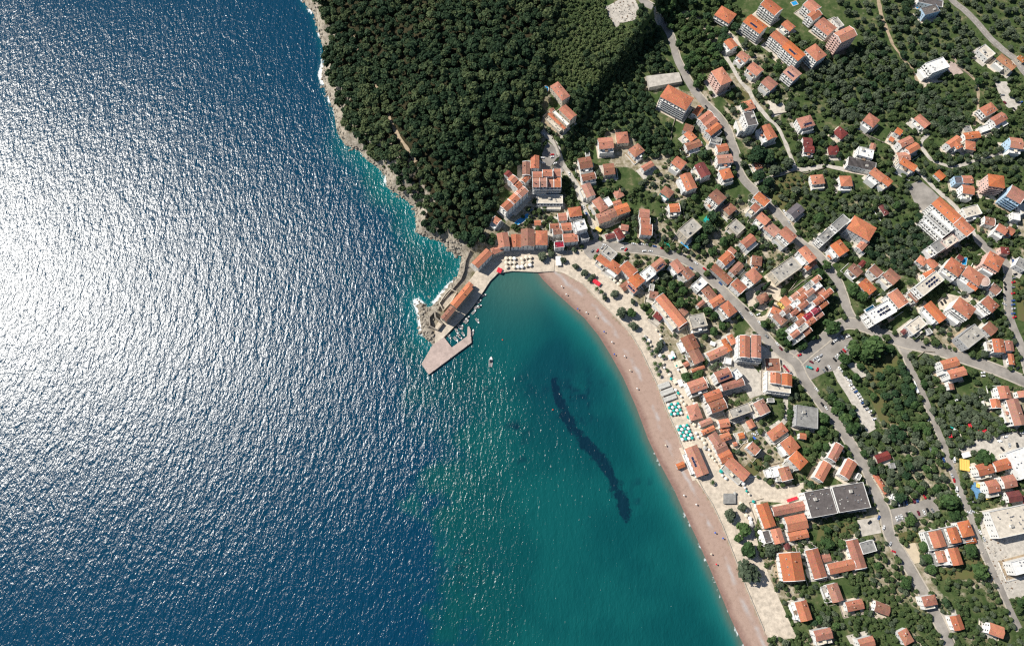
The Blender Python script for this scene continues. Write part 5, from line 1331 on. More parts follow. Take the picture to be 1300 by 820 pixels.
for px, py, L, W, ang, m, lab in ((757.3,358.4,11,5,35,'redc','bright red awning over tables on the promenade'), (634,343,6,6,20,'redc','round-looking crimson canopy at the start of the harbour quay'), (709,331,12,7,88,'white','white entrance canopy at the bay corner of the beach'),
    (1006,633.5,14,4,-18,'redc','crimson strip awning above the courtyard restaurant'), (1225,590,13,14,10,'yellowc','large pale yellow canopy by the camp road'), (1242,616,5,5,20,'yellowc','small yellow canopy by the blue deck'), (1255,632,6,3,-10,'yellowc','thin yellow awning beside the hedge garden'),
    (760,291,8,4,35,'yellowc','yellow awning at the foot of the hedge by the street'), (861,462,10,8,-20,'cream','cream square canopy on the beach square'), (853,452,9,6,-20,'white','white canopy beside the cream square one'), (868,470,8,7,-20,'cream','cream canopy next to the row of gables'),
    (1234,539,9,6,-10,'redc','maroon camp tent among the olive trees'), (1247,546,9,8,40,'redc','larger maroon camp tent with a slanted roof'), (1209,540,6,6,30,'teal','teal tarpaulin in the camp under olive trees'), (1221,541,4,4,10,'teal','tiny teal and white tent in the camp'), (1204,549,5,3,0,'teal','dark teal strip of tarpaulin near the camp road'),
    (1207,553,6,5,-20,'redc','orange-red tarpaulin over a caravan'), (1213,547,6,5,30,'white','white caravan awning in the camp'), (1217,553,7,4,-10,'cream','cream caravan awning in the camp'), (1227,577,11,7,-15,'white','white marquee at the camp entrance'),
    (1230,61,5,3,30,'bluetarp','bright blue tarpaulin among the olives above the white cube villa'), (1241.5,662,4,3,20,'bluetarp','blue tarpaulin by the rubble plot'), (958,556,5,2.5,40,'bluetarp','thin blue tarpaulin by the small car yard'),
    (1163,491,16,3.2,68,'white','long narrow white greenhouse cover beside the camp lane'), (843,489,7,15,66,'greyc','pale grey beach bar canopy, uphill strip of three'),(847,497,7,17,66,'greyc','pale grey beach bar canopy, middle strip of three'),(850.5,505,6,17,66,'greyc','pale grey beach bar canopy, strip nearest the teal parasols'), (864,486,9,6,66,'white','white shop canopy beside the walkway'), (857,484,6,5,66,'cream','cream kiosk roof on the walkway'),
    (823,432,5,4,0,'white','white kiosk awning among the palms'), (905,436,7,5,20,'white','small white canopy in the walled yard')):
    canopy(px, py, L, W, ang, 2.8, M[m], lab)
# harbour terrace: rows of cream parasols
PCAN = {}
def parasol_mesh(col, r):
    k = (col, r)
    if k not in PCAN:
        mb = MB(); mb.ring([(r, 2.25), (r * .98, 2.4), (r * .5, 2.75), (.02, 3.0)], 8); mb.ring([(.02, 2.9), (r * .96, 2.27)], 8); PCAN[k] = mb.mesh('canopy', M[col])
    return PCAN[k]
PPOLE = MB(); PPOLE.ring([(.3, 0), (.3, .12), (.05, .14), (.04, 3.0)], 6); PPOLE = PPOLE.mesh('pole', M['metal'])
def parasol(px, py, col, r, label, group, zz=None):
    x, y, z = G(px, py, 2.4) if zz is None else (*P(px, py, zz + 2.4), zz)
    o = empty('parasol', (x, y, z + (.0 if zz is not None else .15)), random.random()); tag(o, label, 'parasol', group); link('canopy', parasol_mesh(col, r), o); link('pole', PPOLE, o); return o
for gx_ in range(4):
    for gy_ in range(4):
        parasol(848.5 + gx_ * 4.1 + gy_ * 1.3, 513.5 + gy_ * 4.1 - gx_ * .5, 'teal' if (gx_ + gy_) % 2 else 'white', 1.55, ('teal' if (gx_ + gy_) % 2 else 'white') + ' beach parasol in the smaller checkered block on the sand', 'checkered beach parasols')
for gx_ in range(4):
    for gy_ in range(5):
        parasol(860 + gx_ * 4.1 + gy_ * 1.6, 541.5 + gy_ * 4.0 - gx_ * .6, 'teal' if (gx_ + gy_) % 2 else 'white', 1.55, ('teal' if (gx_ + gy_) % 2 else 'white') + ' beach parasol in the larger checkered block next to the pavilion', 'checkered beach parasols')
for i in range(7):
    for j in range(3):
        if random.random() < .12: continue
        parasol(643 + i * 5.0 + random.uniform(-.6, .6), 328 + j * 5.2 + random.uniform(-.5, .5) - (2 if i > 4 else 0), random.choice(['cream', 'cream', 'white']), 2.0, 'cream square-set parasol on the harbour cafe terrace above the quay', 'cafe parasols on the quay', 1.9)
for i in range(3):
    for j in range(2): parasol(776 + i * 4.5 + j * 3.2, 352 + i * 4.2 - j * 4.0, 'cream', 1.9, 'cream parasol of the restaurant garden under the stepped gables', 'restaurant garden parasols')
for (px, py) in ((965,675.5),(966.5,682),(968.5,688.5)): parasol(px, py, 'white', 2.4, 'large round white parasol in the row of three by the dark flat roof', 'three white parasols by the restaurant')
for k_, (px, py, c_) in enumerate(((864,591,'white'),(868.5,628.5,'white'),(908,676,'bluetarp'),(918,683,'bluetarp'),(909.5,716,'redc'),(719,373.5,'white'),(733.5,392,'bluetarp'),(744.5,396.5,'white'),(767,421,'bluetarp'),(777,434,'white'),(780,449.5,'bluetarp'),(793,452,'white'),(809,493,'white'),(713,363.5,'white'),(903,703,'cream'),(757,402,'cream'),(800,470,'cream'),(845,565,'cream'),(884,640,'white'))):
    o = parasol(px, py, c_, .8, None, 'parasols scattered on the beach'); want_label(o, px, py, {'white':'white','bluetarp':'dark blue','redc':'red','cream':'cream'}[c_] + ' beach parasol', 'small')

walk = catmull(R_WALK + [(940,622),(950,640),(962,662)], 5)
for i, (px, py) in enumerate(walk):
    for side in (-1, 1):
        if random.random() < .62:
            ox = side * random.uniform(4.5, 8); q = (px + ox, py - ox * .55)
            if taken(q[0], q[1]) and side > 0: pass
            c_ = random.choice(['cream', 'white', 'white', 'cream', 'teal', 'greyc'])
            o = parasol(q[0], q[1], c_, random.choice((1.2, 1.5, 1.9)), None, 'cafe parasols along the walkway'); want_label(o, q[0], q[1], {'cream': 'cream', 'white': 'white', 'teal': 'teal', 'greyc': 'pale grey'}[c_] + ' cafe parasol beside the walkway')
# ------------------------------------------------------------------ boats
def boat_meshes(L, B, cabin):
    st = [(-.5, .80, .0), (-.3, .95, 0), (0, 1, 0), (.25, .86, .02), (.42, .45, .08), (.5, .04, .14)]
    hull = MB()
    for s in (0,):
        rows = []
        for t, w, rise in st:
            k = len(hull.v); z = .62 + rise * 2; hull.v += [(t * L, -w * B / 2, z), (t * L, -w * B / 2 * .72, -.25), (t * L, w * B / 2 * .72, -.25), (t * L, w * B / 2, z), (t * L, w * B / 2 * .84, z), (t * L * .97, w * B / 2 * .8, .28), (t * L * .97, -w * B / 2 * .8, .28), (t * L, -w * B / 2 * .84, z)]; rows.append(k)
        for a, b in zip(rows, rows[1:]):
            for i in range(8): hull.f.append((a + i, a + (i + 1) % 8, b + (i + 1) % 8, b + i)); hull.m.append(1 if i == 5 else 0)
        hull.f.append(tuple(rows[0] + i for i in (0, 1, 2, 3))); hull.m.append(0)
    deck = MB(); deck.prism([(L * .18, -B * .36), (L * .40, -B * .18), (L * .47, 0), (L * .40, B * .18), (L * .18, B * .36)], .5, .82)
    seat = MB()
    for t in (-.36, -.12): seat.box(L * t - .25, L * t + .25, -B * .36, B * .36, .28, .55)
    wind = MB(); wind.box(L * .08, L * .12, -B * .32, B * .32, .5, 1.15)
    if cabin:
        wind = MB(); wind.box(-L * .05, L * .17, -B * .34, B * .34, .5, 1.5)
    mot = MB(); mot.box(-L * .56, -L * .5, -.2, .2, -.2, 1.0)
    return [('hull', hull, [M['white'], M['metal']]), ('foredeck', deck, M['white']), ('seat', seat, M['wood']), ('windscreen', wind, M['glass']), ('outboard_motor', mot, M['rubber'])]
BOATS = [(608,382.7,6.5,2.3,40,1,'white open boat moored nearest the quay corner'),(614,375,6,2.2,20,1,'white boat with grey cover moored at the inner end of the quay'),(604.8,390,6,2.2,35,0,'white rowing boat, seaward one of a moored pair'),(608.8,389,5.6,2,35,1,'white boat, outer one of a moored pair'),
 (601.7,396,6.2,2.2,45,0,'white open boat moored alone below the pair'),(590.3,406.4,5.5,2,50,0,'wooden-seated boat, first of three at the fort quay'),(593.8,403.6,5.5,2,50,1,'white boat, outermost of three at the fort quay'),(592.6,408.4,5,1.8,45,0,'small white boat, lowest of three at the fort quay'),
 (606,407.3,6.8,2,-55,0,'slim white boat lying alone off the fort quay'),(583.4,415,6.5,2.4,-50,1,'white boat with dark windscreen inside the pier basin near the quay'),(586.6,415.4,5.5,2,80,0,'boat beside the quay inside the pier basin'),(580,420.6,7,2.3,-65,0,'long white boat in the middle of the pier basin'),
 (588,424,5.5,2,-55,0,'grey-decked boat near the hooked pier arm'),(583.6,427.2,7,2.5,-45,1,'widest white boat against the pier arm'),(578.6,430.6,6.8,2.4,-45,0,'white boat against the pier next to the widest one'),(570.8,428,5,1.7,-55,0,'tiny boat alone at the inner corner of the basin'),
 (600.2,421.8,7,2.1,80,0,'slender boat tied outside the hooked pier arm'),(623,459,10.5,3.6,86,1,'white motor cruiser anchored alone in the open bay')]
for px, py, L, B, ang, cab, lab in BOATS:
    x, y = P(px, py, .5); o = empty('motor_boat' if cab else 'rowing_boat', (x, y, .02), math.radians(ang)); tag(o, lab, 'boat', 'boats in the little harbour')
    for n_, mb, mm in boat_meshes(L, B, cab):
        if n_ == 'outboard_motor' and not cab: continue
        mb.build(n_, mm, o)
for px, py, lab in ((638,431.4,'small orange buoy floating between the pier and the cruiser'),(702,520,'small orange buoy by the seagrass band')):
    x, y = P(px, py, .2); mb = MB(); mb.ring([(.02, -.4), (.5, -.2), (.65, .15), (.5, .5), (.12, .7), (.1, 1.2), (.02, 1.25)], 12); o = mb.build('buoy', M['orangebuoy']); o.location = (x, y, 0); tag(o, lab, 'buoy')

# ------------------------------------------------------------------ cars
def carpaint(n, c): return mat(n, c, .3, spec=.5)
PAINT = {'w': ('white', carpaint('white_car_paint', (.75, .75, .74))), 'k': ('black', carpaint('black_car_paint', (.015, .015, .017))), 'g': ('grey', carpaint('grey_car_paint', (.22, .23, .24))), 's': ('silver', carpaint('silver_car_paint', (.48, .49, .50))),
         'r': ('red', carpaint('red_car_paint', (.5, .02, .03))), 'm': ('maroon', carpaint('maroon_car_paint', (.16, .02, .035))), 'b': ('blue', carpaint('blue_car_paint', (.04, .10, .28))), 't': ('teal', carpaint('teal_car_paint', (.02, .35, .33)))}
CARM = {}
def car_meshes(col, van):
    k = (col, van)
    if k in CARM: return CARM[k]
    p = PAINT[col][1]; L, W, Hb, Ht = (4.3, 1.75, .82, 1.45) if not van else (5.4, 2.0, 1.1, 2.2)
    def loft(secs, m=0):
        mb = MB(); rows = []
        for x, w, z0, z1 in secs:
            kk = len(mb.v); mb.v += [(x, -w, z0), (x, w, z0), (x, w * .94, z1), (x, -w * .94, z1)]; rows.append(kk)
        for a, b in zip(rows, rows[1:]):
            for i in range(4): mb.f.append((a + i, b + i, b + (i + 1) % 4, a + (i + 1) % 4)); mb.m.append(m)
        mb.f.append(tuple(rows[0] + i for i in (0, 1, 2, 3))); mb.f.append(tuple(rows[-1] + i for i in (3, 2, 1, 0))); mb.m += [m, m]
        return mb
    w = W / 2
    body = loft([(-L / 2, w * .86, .35, Hb * .82), (-L / 2 + .25, w, .25, Hb), (-.2, w, .22, Hb + .04), (L / 2 - .9, w, .25, Hb * .95), (L / 2 - .15, w * .92, .3, Hb * .78), (L / 2, w * .75, .38, Hb * .66)])
    if van: gl = loft([(-L / 2 + .1, w * .9, Hb - .05, Hb + .2), (-L / 2 + .2, w * .88, Hb - .05, Ht - .06), (L * .2, w * .88, Hb - .05, Ht - .06), (L * .36, w * .9, Hb - .1, Hb + .02)]); rf = loft([(-L / 2 + .12, w * .9, Ht - .5, Ht), (L * .19, w * .88, Ht - .06, Ht), (L * .22, w * .8, Ht - .06, Ht - .03)])
    else: gl = loft([(-L * .42, w * .86, Hb - .05, Hb + .05), (-L * .28, w * .78, Hb - .05, Ht - .05), (L * .06, w * .78, Hb - .05, Ht - .05), (L * .22, w * .86, Hb - .05, Hb + .03)]); rf = loft([(-L * .29, w * .72, Ht - .06, Ht - .02), (-L * .22, w * .76, Ht - .06, Ht), (L * .0, w * .76, Ht - .06, Ht), (L * .07, w * .72, Ht - .06, Ht - .02)])
    wh = MB()
    n = 10
    for s in (-.11, .11): wh.v += [(.32 * math.cos(2 * math.pi * i / n), s, .32 * math.sin(2 * math.pi * i / n)) for i in range(n)]
    wh.f += [tuple(range(n)), tuple(range(2 * n - 1, n - 1, -1))] + [(i, n + i, n + (i + 1) % n, (i + 1) % n) for i in range(n)]; wh.m += [0] * (n + 2)
    CARM[k] = (body.mesh('body', p), gl.mesh('window', M['glass']), rf.mesh('roof', p), wh.mesh('wheel', M['rubber']), L, W); return CARM[k]
def car(px, py, ang, col, van, where, group):
    x, y, z = G(px, py, .6); a = math.radians(ang)
    e = G(px + 4 * math.cos(a), py + 4 * math.sin(a), .6); rz = math.atan2(e[1] - y, e[0] - x)
    b_, g_, r_, w_, L, W = car_meshes(col, van)
    o = empty('van' if van else 'parked_car', (x, y, z + .30), rz + (math.pi if random.random() < .4 else 0)); tag(o, None, 'van' if van else 'car', group)
    link('body', b_, o); link('window', g_, o); link('roof', r_, o)
    for sx_ in (-.3, .3):
        for sy_ in (-.46, .46): q = link('wheel', w_, o); q.location = (L * sx_, W * sy_, .32)
    want_label(o, px, py, PAINT[col][0] + (' van' if van else ' car'), where); occupy([(px - 4, py - 4), (px + 4, py - 4), (px + 4, py + 4), (px - 4, py + 4)])
def cars(where, group, items):
    for t in items:
        px, py, ang, col = t[:4]; car(px, py, ang, col, len(t) > 4, where, group)
cars('parked', 'cars along the main street', [(752,318.5,-45,'g'),(758.6,318.3,-60,'r'),(767,311,10,'w'),(764,314.5,-50,'s'),(790,315,-20,'w'),(794.5,317,-50,'r'),(804.5,309.5,8,'w'),(815,310,8,'w'),(822,310.8,8,'g'),(831,312.8,10,'b'),(841,315.5,15,'r'),(854,319,20,'w'),(869.6,325,28,'k'),(876.8,330.4,33,'k'),(883.5,334.2,35,'w'),(877.5,340.8,35,'b'),(894.5,341.5,38,'r'),(818,318.6,-10,'w'),(826,319,5,'w'),(851,333.5,-50,'g'),(907,352.5,42,'k'),(914.5,359.8,42,'b'),(948,392.6,45,'k'),(953.5,398.5,45,'w'),(963,399,-25,'w'),(939,397,48,'s'),(941.5,402,48,'s'),(964,409.5,48,'w'),(969.2,416,48,'g'),(973.2,427,48,'g'),(986.5,436.5,48,'w'),(991.3,442.6,50,'m')])
cars('parked', 'cars in the junction car park', [(1015,450.5,-25,'r'),(1030,459.5,28,'m'),(1034,455.5,-42,'s'),(1037,454,-42,'w'),(1039,457,-42,'w'),(1042,451,-42,'s'),(1037.6,469,-65,'r'),(1027,466.5,22,'t',1),(1057,435,-50,'k'),(1059.6,432.6,-50,'w'),(1062,430.8,-50,'w'),(1069,428.2,50,'w'),(1076.8,427,-20,'w'),(1059.6,456.3,48,'k'),(1062,453.8,48,'s'),(1064.4,451.6,48,'w'),(1067,449.4,48,'k'),(1069.4,447.3,48,'k'),(1071.8,445.2,48,'r'),(1074.2,442.8,48,'s'),(1076.6,440.4,48,'g'),(1079,438,48,'g'),(1046,470.4,58,'g'),(1049.2,468,58,'k'),(1052.6,466,58,'w'),(1036.5,494,48,'w'),(1100.7,410,88,'r')])
cars('parked', 'cars in the gravel lot', [(1066,468,50,'w'),(1068.5,471,50,'s'),(1083,492.5,-30,'w'),(1095.5,511,-30,'b'),(1100.5,519,-25,'s'),(1105,522,-25,'w'),(1073.3,478.2,50,'w'),(1078.4,482.6,10,'w'),(1080.5,484.8,10,'s'),(1080,488.4,-30,'w'),(1086.3,497,-30,'b'),(1089.4,500.8,-30,'w'),(1091.4,504,-30,'w'),(1093.8,507.8,-30,'w'),(1098,515.4,-25,'k'),(1107.8,526.6,-25,'k'),(1109.8,531.6,-20,'w')])
cars('parked', 'cars by the lower road', [(1065,556,62,'k'),(1043.8,513,55,'k'),(1048.6,517.6,55,'w'),(1008.6,549.6,75,'k'),(997.5,530.8,80,'g'),(957,551,20,'w'),(961,549,60,'s'),(1103.8,662.6,-45,'k'),(1115.6,656.6,-70,'b'),(1121.8,669.4,-70,'w'),(1130,690,-60,'s'),(1134.2,699.6,20,'r'),(1137.2,706.4,-60,'k'),(1140,722,60,'k'),(1146,726,70,'k')])
cars('parked', 'cars in the middle car park', [(1138.4,658.4,70,'w'),(1141.5,657,70,'s'),(1144.6,655.8,70,'w'),(1151.6,653,70,'k'),(1155.5,652,70,'w'),(1166,651,68,'m'),(1173,649.8,68,'w'),(1177.4,647.6,68,'k'),(1184,647.8,55,'g'),(1140.6,640.2,75,'s'),(1143.6,639.6,75,'k'),(1147,638.6,75,'g'),(1150.4,637.8,75,'b'),(1160.4,635.8,75,'m'),(1164.2,634.6,75,'b'),(1173.8,630.4,60,'r')])
cars('parked', 'cars along the camp road', [(1198,583.5,75,'b'),(1210.7,583.6,75,'w',1),(1202,595.4,75,'k'),(1208.6,604,70,'s'),(1211,609.2,75,'r'),(1213.8,621,80,'w',1),(1217,630,60,'w'),(1230.4,650.4,20,'w'),(1234.6,649,20,'s'),(1237,637.2,10,'k'),(1244,675,60,'w'),(1249,684,60,'s'),(1177.2,533,60,'w'),(1221,506,-30,'k'),(1215,507.4,-20,'w'),(1269.4,559.8,5,'w'),(1276.6,554.2,-10,'w'),(1272.4,569.6,50,'k'),(1281.4,565,85,'s'),(1291.2,564.6,85,'k'),(1294,551,50,'k'),(1298,549.6,-10,'s'),(1181.5,571,70,'g')])
cars('parked', 'cars along the uphill parking street', [(1290,340,-10,'k'),(1289,348,-15,'k'),(1287,353,-15,'g'),(1286.4,358.2,-15,'r'),(1286,364.8,-10,'g'),(1286,372.4,-10,'r'),(1286,381.6,-12,'b'),(1286,386.8,-10,'b'),(1286.6,391.8,-10,'s'),(1286.2,398,-8,'b'),(1287.8,402.6,-20,'r'),(1275.4,360,60,'k'),(1276.2,366.2,60,'k'),(1274.6,374.8,60,'k'),(1275.2,379,60,'g'),(1275,386.4,30,'s'),(1286,331.8,80,'b'),(1195.6,385,60,'k'),(1199.6,383,60,'k'),(1262,420,60,'w'),(1172,440.8,18,'k'),(1248,473,-5,'w'),(1248,477,-5,'w'),(1292,467,-40,'k'),(1222,446,30,'g')])
cars('parked', 'cars of the hillside lanes', [(690,170,50,'w'),(701,196.6,-10,'r'),(701,199.4,-15,'w'),(688.6,200.6,0,'w'),(689,207,0,'w'),(704.7,207.6,-12,'w'),(722.6,220.6,75,'w'),(744.6,271.6,65,'b'),(740.4,263,70,'w'),(711,192,62,'k'),(1273,121,0,'g'),(1275.5,130.5,45,'m'),(1287,138.6,35,'k'),(1296.4,130,-25,'b'),(985,154.6,15,'k'),(995.4,268.6,60,'w'),(1001.4,282,55,'s'),(896.4,136,60,'k'),(836,107,70,'k'),(1222,440.5,20,'k')])
# ------------------------------------------------------------------ foliage kit: crowns of many small leaf-clump faces
def crown_verts(rng, n, kind):
    """unit crown (radius about 1, standing on z = 0): quads (n,4,3) and a tone per quad"""
    if kind == 'cypress':
        z = rng.random(n) ** .8; r = (1 - z) ** .6 * .9 * (.75 + .3 * rng.random(n)); a = rng.random(n) * 6.283
        c = np.stack([r * np.cos(a), r * np.sin(a), z * 4.2], -1); nr = np.stack([np.cos(a), np.sin(a), np.full(n, .45)], -1); s = .34
    elif kind == 'palm':
        k = 15; per = n // k; c = []; nr = []
        for i in range(k):
            a = i / k * 6.283 + rng.random() * .3; t = (np.arange(per) + .5) / per; rr = t * 1.05; drop = .5 + .35 * t - .95 * t ** 2
            c.append(np.stack([rr * np.cos(a), rr * np.sin(a), drop], -1) + rng.normal(0, .03, (per, 3))); nr.append(np.tile([[.3 * math.cos(a), .3 * math.sin(a), 1]], (per, 1)))
        c = np.concatenate(c); nr = np.concatenate(nr); n = len(c); s = .17
    else:
        lobes = {'broad': 9, 'olive': 7, 'pine': 8, 'bush': 5}[kind]; spread = {'broad': .5, 'olive': .58, 'pine': .56, 'bush': .55}[kind]
        lc = rng.normal(0, 1, (lobes, 3)); lc /= np.linalg.norm(lc, axis=1, keepdims=True); lc *= spread * (.55 + .5 * rng.random((lobes, 1))); lc[:, 2] = np.abs(lc[:, 2]) * .8 + .32
        lr = .36 + .2 * rng.random(lobes)
        w = rng.integers(0, lobes, n); d = rng.normal(0, 1, (n, 3)); d[:, 2] = np.abs(d[:, 2]) * 1.05 - .25; d /= np.linalg.norm(d, axis=1, keepdims=True)
        c = lc[w] + d * lr[w][:, None] * (.78 + .3 * rng.random((n, 1))); nr = d * .75 + np.array([0, 0, .35]); s = {'broad': .25, 'olive': .23, 'pine': .22, 'bush': .30}[kind]
    nr = nr + rng.normal(0, .38, (n, 3)); nr /= np.linalg.norm(nr, axis=1, keepdims=True)
    t = np.cross(nr, rng.normal(0, 1, (n, 3))); t /= np.linalg.norm(t, axis=1, keepdims=True); b = np.cross(nr, t)
    sz = s * (.65 + .7 * rng.random((n, 1))); t = t * sz * .62; b = b * sz * .62
    bend = nr * sz * .18
    q = np.stack([c - t - b * .7, c + t * .9 - b - bend, c + t + b * .8, c - t * .8 + b - bend], 1)
    return q, rng.random(n)
PROTO = {k: [crown_verts(RNG, n, k) for _ in range(m)] for k, n, m in (('broad', 420, 5), ('olive', 260, 5), ('pine', 330, 6), ('cypress', 300, 2), ('palm', 240, 2), ('bush', 90, 6))}
def quads_mesh(name, Q, tone, m):
    n = len(Q); me = npmesh(name, Q.reshape(-1, 3), np.arange(n * 4).reshape(n, 4), m)
    a = me.attributes.new('tint', 'FLOAT', 'FACE'); a.data.foreach_set('value', np.ascontiguousarray(tone, np.float32)); return me
CROWN = {k: [quads_mesh('crown', q, t, LEAF[{'cypress': 'pine', 'palm': 'broad', 'bush': 'bush'}.get(k, k)]) for q, t in v] for k, v in PROTO.items()}
TRUNK = MB(); TRUNK.ring([(.30, -.5), (.2, .4), (.16, 1.2)], 7)
for a in (0.4, 2.3, 4.4):
    n = len(TRUNK.v); c, s = math.cos(a), math.sin(a)
    for k_ in range(5): TRUNK.v.append((.1 * math.cos(k_ * 1.257), .1 * math.sin(k_ * 1.257), .9))
    for k_ in range(5): TRUNK.v.append((.75 * c + .04 * math.cos(k_ * 1.257), .75 * s + .04 * math.sin(k_ * 1.257), 1.75))
    for k_ in range(5): TRUNK.f.append((n + k_, n + (k_ + 1) % 5, n + 5 + (k_ + 1) % 5, n + 5 + k_)); TRUNK.m.append(0)
TRUNK = TRUNK.mesh('trunk', M['bark'])
STUFF = {'forest': [], 'olive_groves': [], 'shrubbery': []}
def scatter(poly, gap, tries=30000, ok=None, seed=1):
    rng = random.Random(seed); xs = [p[0] for p in poly]; ys = [p[1] for p in poly]; x0, x1, y0, y1 = min(xs), max(xs), min(ys), max(ys)
    tries = min(tries, int((x1 - x0) * (y1 - y0) / gap ** 2 * 9)); cand = np.array([(rng.uniform(x0, x1), rng.uniform(y0, y1)) for _ in range(tries)])
    cand = cand[in_poly(cand[:, 0], cand[:, 1], poly)]; cell = {}; out = []
    for x, y in cand:
        g = gap(x, y) if callable(gap) else gap; i, j = int(x // g), int(y // g)
        if any(math.hypot(x - a, y - b) < g for di in (-1, 0, 1) for dj in (-1, 0, 1) for a, b in cell.get((i + di, j + dj), ())): continue
        if ok and not ok(x, y): continue
        cell.setdefault((i, j), []).append((x, y)); out.append((x, y))
    return out
def mpp(px, py):
    """metres per photo pixel across, at the ground there"""
    a = P(px - 1, py, 10); b = P(px + 1, py, 10); return (b[0] - a[0]) / 2
def stuff_tree(which, kind, px, py, r, tone0=.5, up=.9, lift=0):
    k = mpp(px, py); R = r * k; x, y, z = G(px, py, R * up); q, t = PROTO[kind][random.randrange(len(PROTO[kind]))]
    a = random.random() * 6.283; c, s = math.cos(a), math.sin(a); M3 = np.array([[c, -s, 0], [s, c, 0], [0, 0, 1]]) * R
    M3 = M3 * np.array([[1], [1], [random.uniform(.95, 1.3)]])
    STUFF[which].append((q @ M3.T + np.array([x, y, z + lift + R * (.35 if kind != 'bush' else -.15)]), np.clip(t * .5 + tone0 * .9 - .2, 0, 1)))
TREES = []           # individual candidates: (kind, px, py, r, group)
def town(kind, lst): TREES.extend((kind, *t, 'g') for t in lst)
# pine wood on the headland and the scrubby slope: one mass
coastpath = lambda x, y: float(poly_dist([x], [y], R_COAST)[0])
for i, (x, y) in enumerate(scatter(FOREST, 6.6, 60000, lambda x, y: y > -60 and coastpath(x, y) > (6.4 if float(vnoise(x, y, 26, 3)) > .32 else 1.4), 5)):
    big = float(vnoise(x, y, 34, 8)); tone = .10 + .62 * float(fbm(x, y, 60, 12)) + random.choice((random.uniform(-.22, .2), random.uniform(-.22, .2), .42))
    stuff_tree('forest', random.choice(['pine', 'pine', 'broad', 'olive']), x, y, random.uniform(3.6, 5.6) + 2.2 * big + (2 if random.random() < .12 else 0), tone, lift=random.choice((0, 0, 1, 2.5, 4.5)))
for x, y in scatter(BUSH, 6.2, 40000, lambda x, y: y > -60 and not taken(x, y), 6):
    clear = float(fbm(x, y, 38, 19)); light = 696 < x < 806 and y < 108
    if light and clear > .42: stuff_tree('shrubbery', 'bush', x, y, random.uniform(2.5, 4), .75)
    else: stuff_tree('forest', random.choice(['broad', 'pine', 'broad', 'olive']), x, y, random.uniform(3.6, 5.4), random.uniform(.25, .75) + (.25 if light else 0))
for x, y in scatter([(712,-20),(766,-10),(770,20),(784,36),(806,34),(816,60),(806,104),(780,112),(744,104),(716,108),(700,98),(692,60),(704,20)], 3.7, 20000, lambda x, y: not taken(x, y), 61): stuff_tree('shrubbery', 'bush', x, y, random.uniform(2.4, 4.4), .35 + .75 * float(fbm(x, y, 22, 33)))
# woods and groves of the town side
def zone(poly, gap, kinds, r0, r1, group, seed, indiv=True, ok=None, tone=.5):
    for x, y in scatter(poly, gap, 30000, lambda x, y: not taken(x, y) and (ok is None or ok(x, y)), seed):
        k = random.choice(kinds)
        if indiv: TREES.append((k, x, y, random.uniform(r0, r1), group))
        else: stuff_tree('olive_groves' if k == 'olive' else 'forest', k, x, y, random.uniform(r0, r1), tone + random.uniform(-.2, .2))
zone([(826,-10),(842,0),(930,-6),(940,24),(948,34),(922,40),(918,80),(903,85),(886,108),(874,96),(868,80),(860,52),(846,26)], 7.2, ['broad', 'pine', 'broad'], 4.6, 6.4, 'dark trees above the hill road', 21)
zone([(1112,474),(1122,468),(1150,462),(1160,482),(1174,516),(1182,540),(1150,545),(1128,516),(1121,496)], 7, ['broad', 'pine'], 4.8, 6.6, 'trees round the field by the camp lane', 22)
zone([(1046,487),(1062,505),(1086,525),(1096,547),(1108,552),(1125,542),(1184,545),(1198,572),(1206,602),(1212,626),(1194,630),(1170,628),(1132,640),(1118,612),(1102,590),(1078,552),(1058,518)], 8.6, ['olive', 'broad', 'olive', 'pine'], 4.8, 6.8, 'trees of the shady park', 23)
zone([(1184,520),(1212,507),(1255,492),(1266,514),(1284,545),(1268,556),(1240,562),(1212,577),(1203,560),(1190,530)], 8.2, ['olive'], 4.8, 6.2, 'olive trees of the camp', 24)
zone([(1161,456),(1180,450),(1188,470),(1205,492),(1209,505),(1190,512),(1175,490)], 7, ['broad', 'olive'], 4.6, 6.2, 'trees beside the stepped house', 25)
zone([(1038,58),(1062,70),(1088,66),(1100,40),(1140,80),(1160,100),(1190,122),(1222,135),(1230,165),(1205,172),(1190,165),(1160,135),(1108,140),(1098,165),(1060,140),(1044,112),(1016,118),(1028,92)], 7.8, ['olive', 'olive', 'olive', 'broad'], 4.5, 6.2, 'olive trees of the upper grove', 26, False, tone=.42)
zone([(1062,0),(1112,0),(1120,30),(1128,50),(1140,80),(1100,62),(1092,36),(1070,14)], 8, ['broad', 'olive'], 3.6, 5.4, 'x', 27, False, tone=.5)
zone([(1216,-10),(1310,-10),(1310,82),(1292,72),(1256,44),(1228,12)], 9.4, ['olive'], 4.2, 5.8, 'x', 28, False, tone=.45)
zone([(1124,0),(1160,-8),(1200,2),(1240,44),(1246,58),(1226,92),(1210,66),(1160,88),(1148,84),(1130,50),(1122,24)], 8.2, ['olive', 'olive', 'broad'], 4.2, 5.8, 'x', 29, False, tone=.45)
zone([(1096,322),(1104,302),(1140,284),(1176,272),(1190,292),(1186,310),(1168,326),(1160,352),(1146,346),(1112,330)], 6.6, ['olive', 'pine'], 4.2, 5.6, 'x', 30, False, tone=.3)
zone([(1020,240),(1050,252),(1130,250),(1142,272),(1118,290),(1082,268),(1052,286),(1034,270)], 8.4, ['olive', 'olive', 'broad'], 3.8, 5.0, 'olive trees below the watery-edged lane', 31, False, tone=.42)
zone([(1046,160),(1100,172),(1092,192),(1060,200),(1010,206),(1040,184)], 8.6, ['olive', 'broad'], 3.8, 5.0, 'x', 32, False, tone=.5)
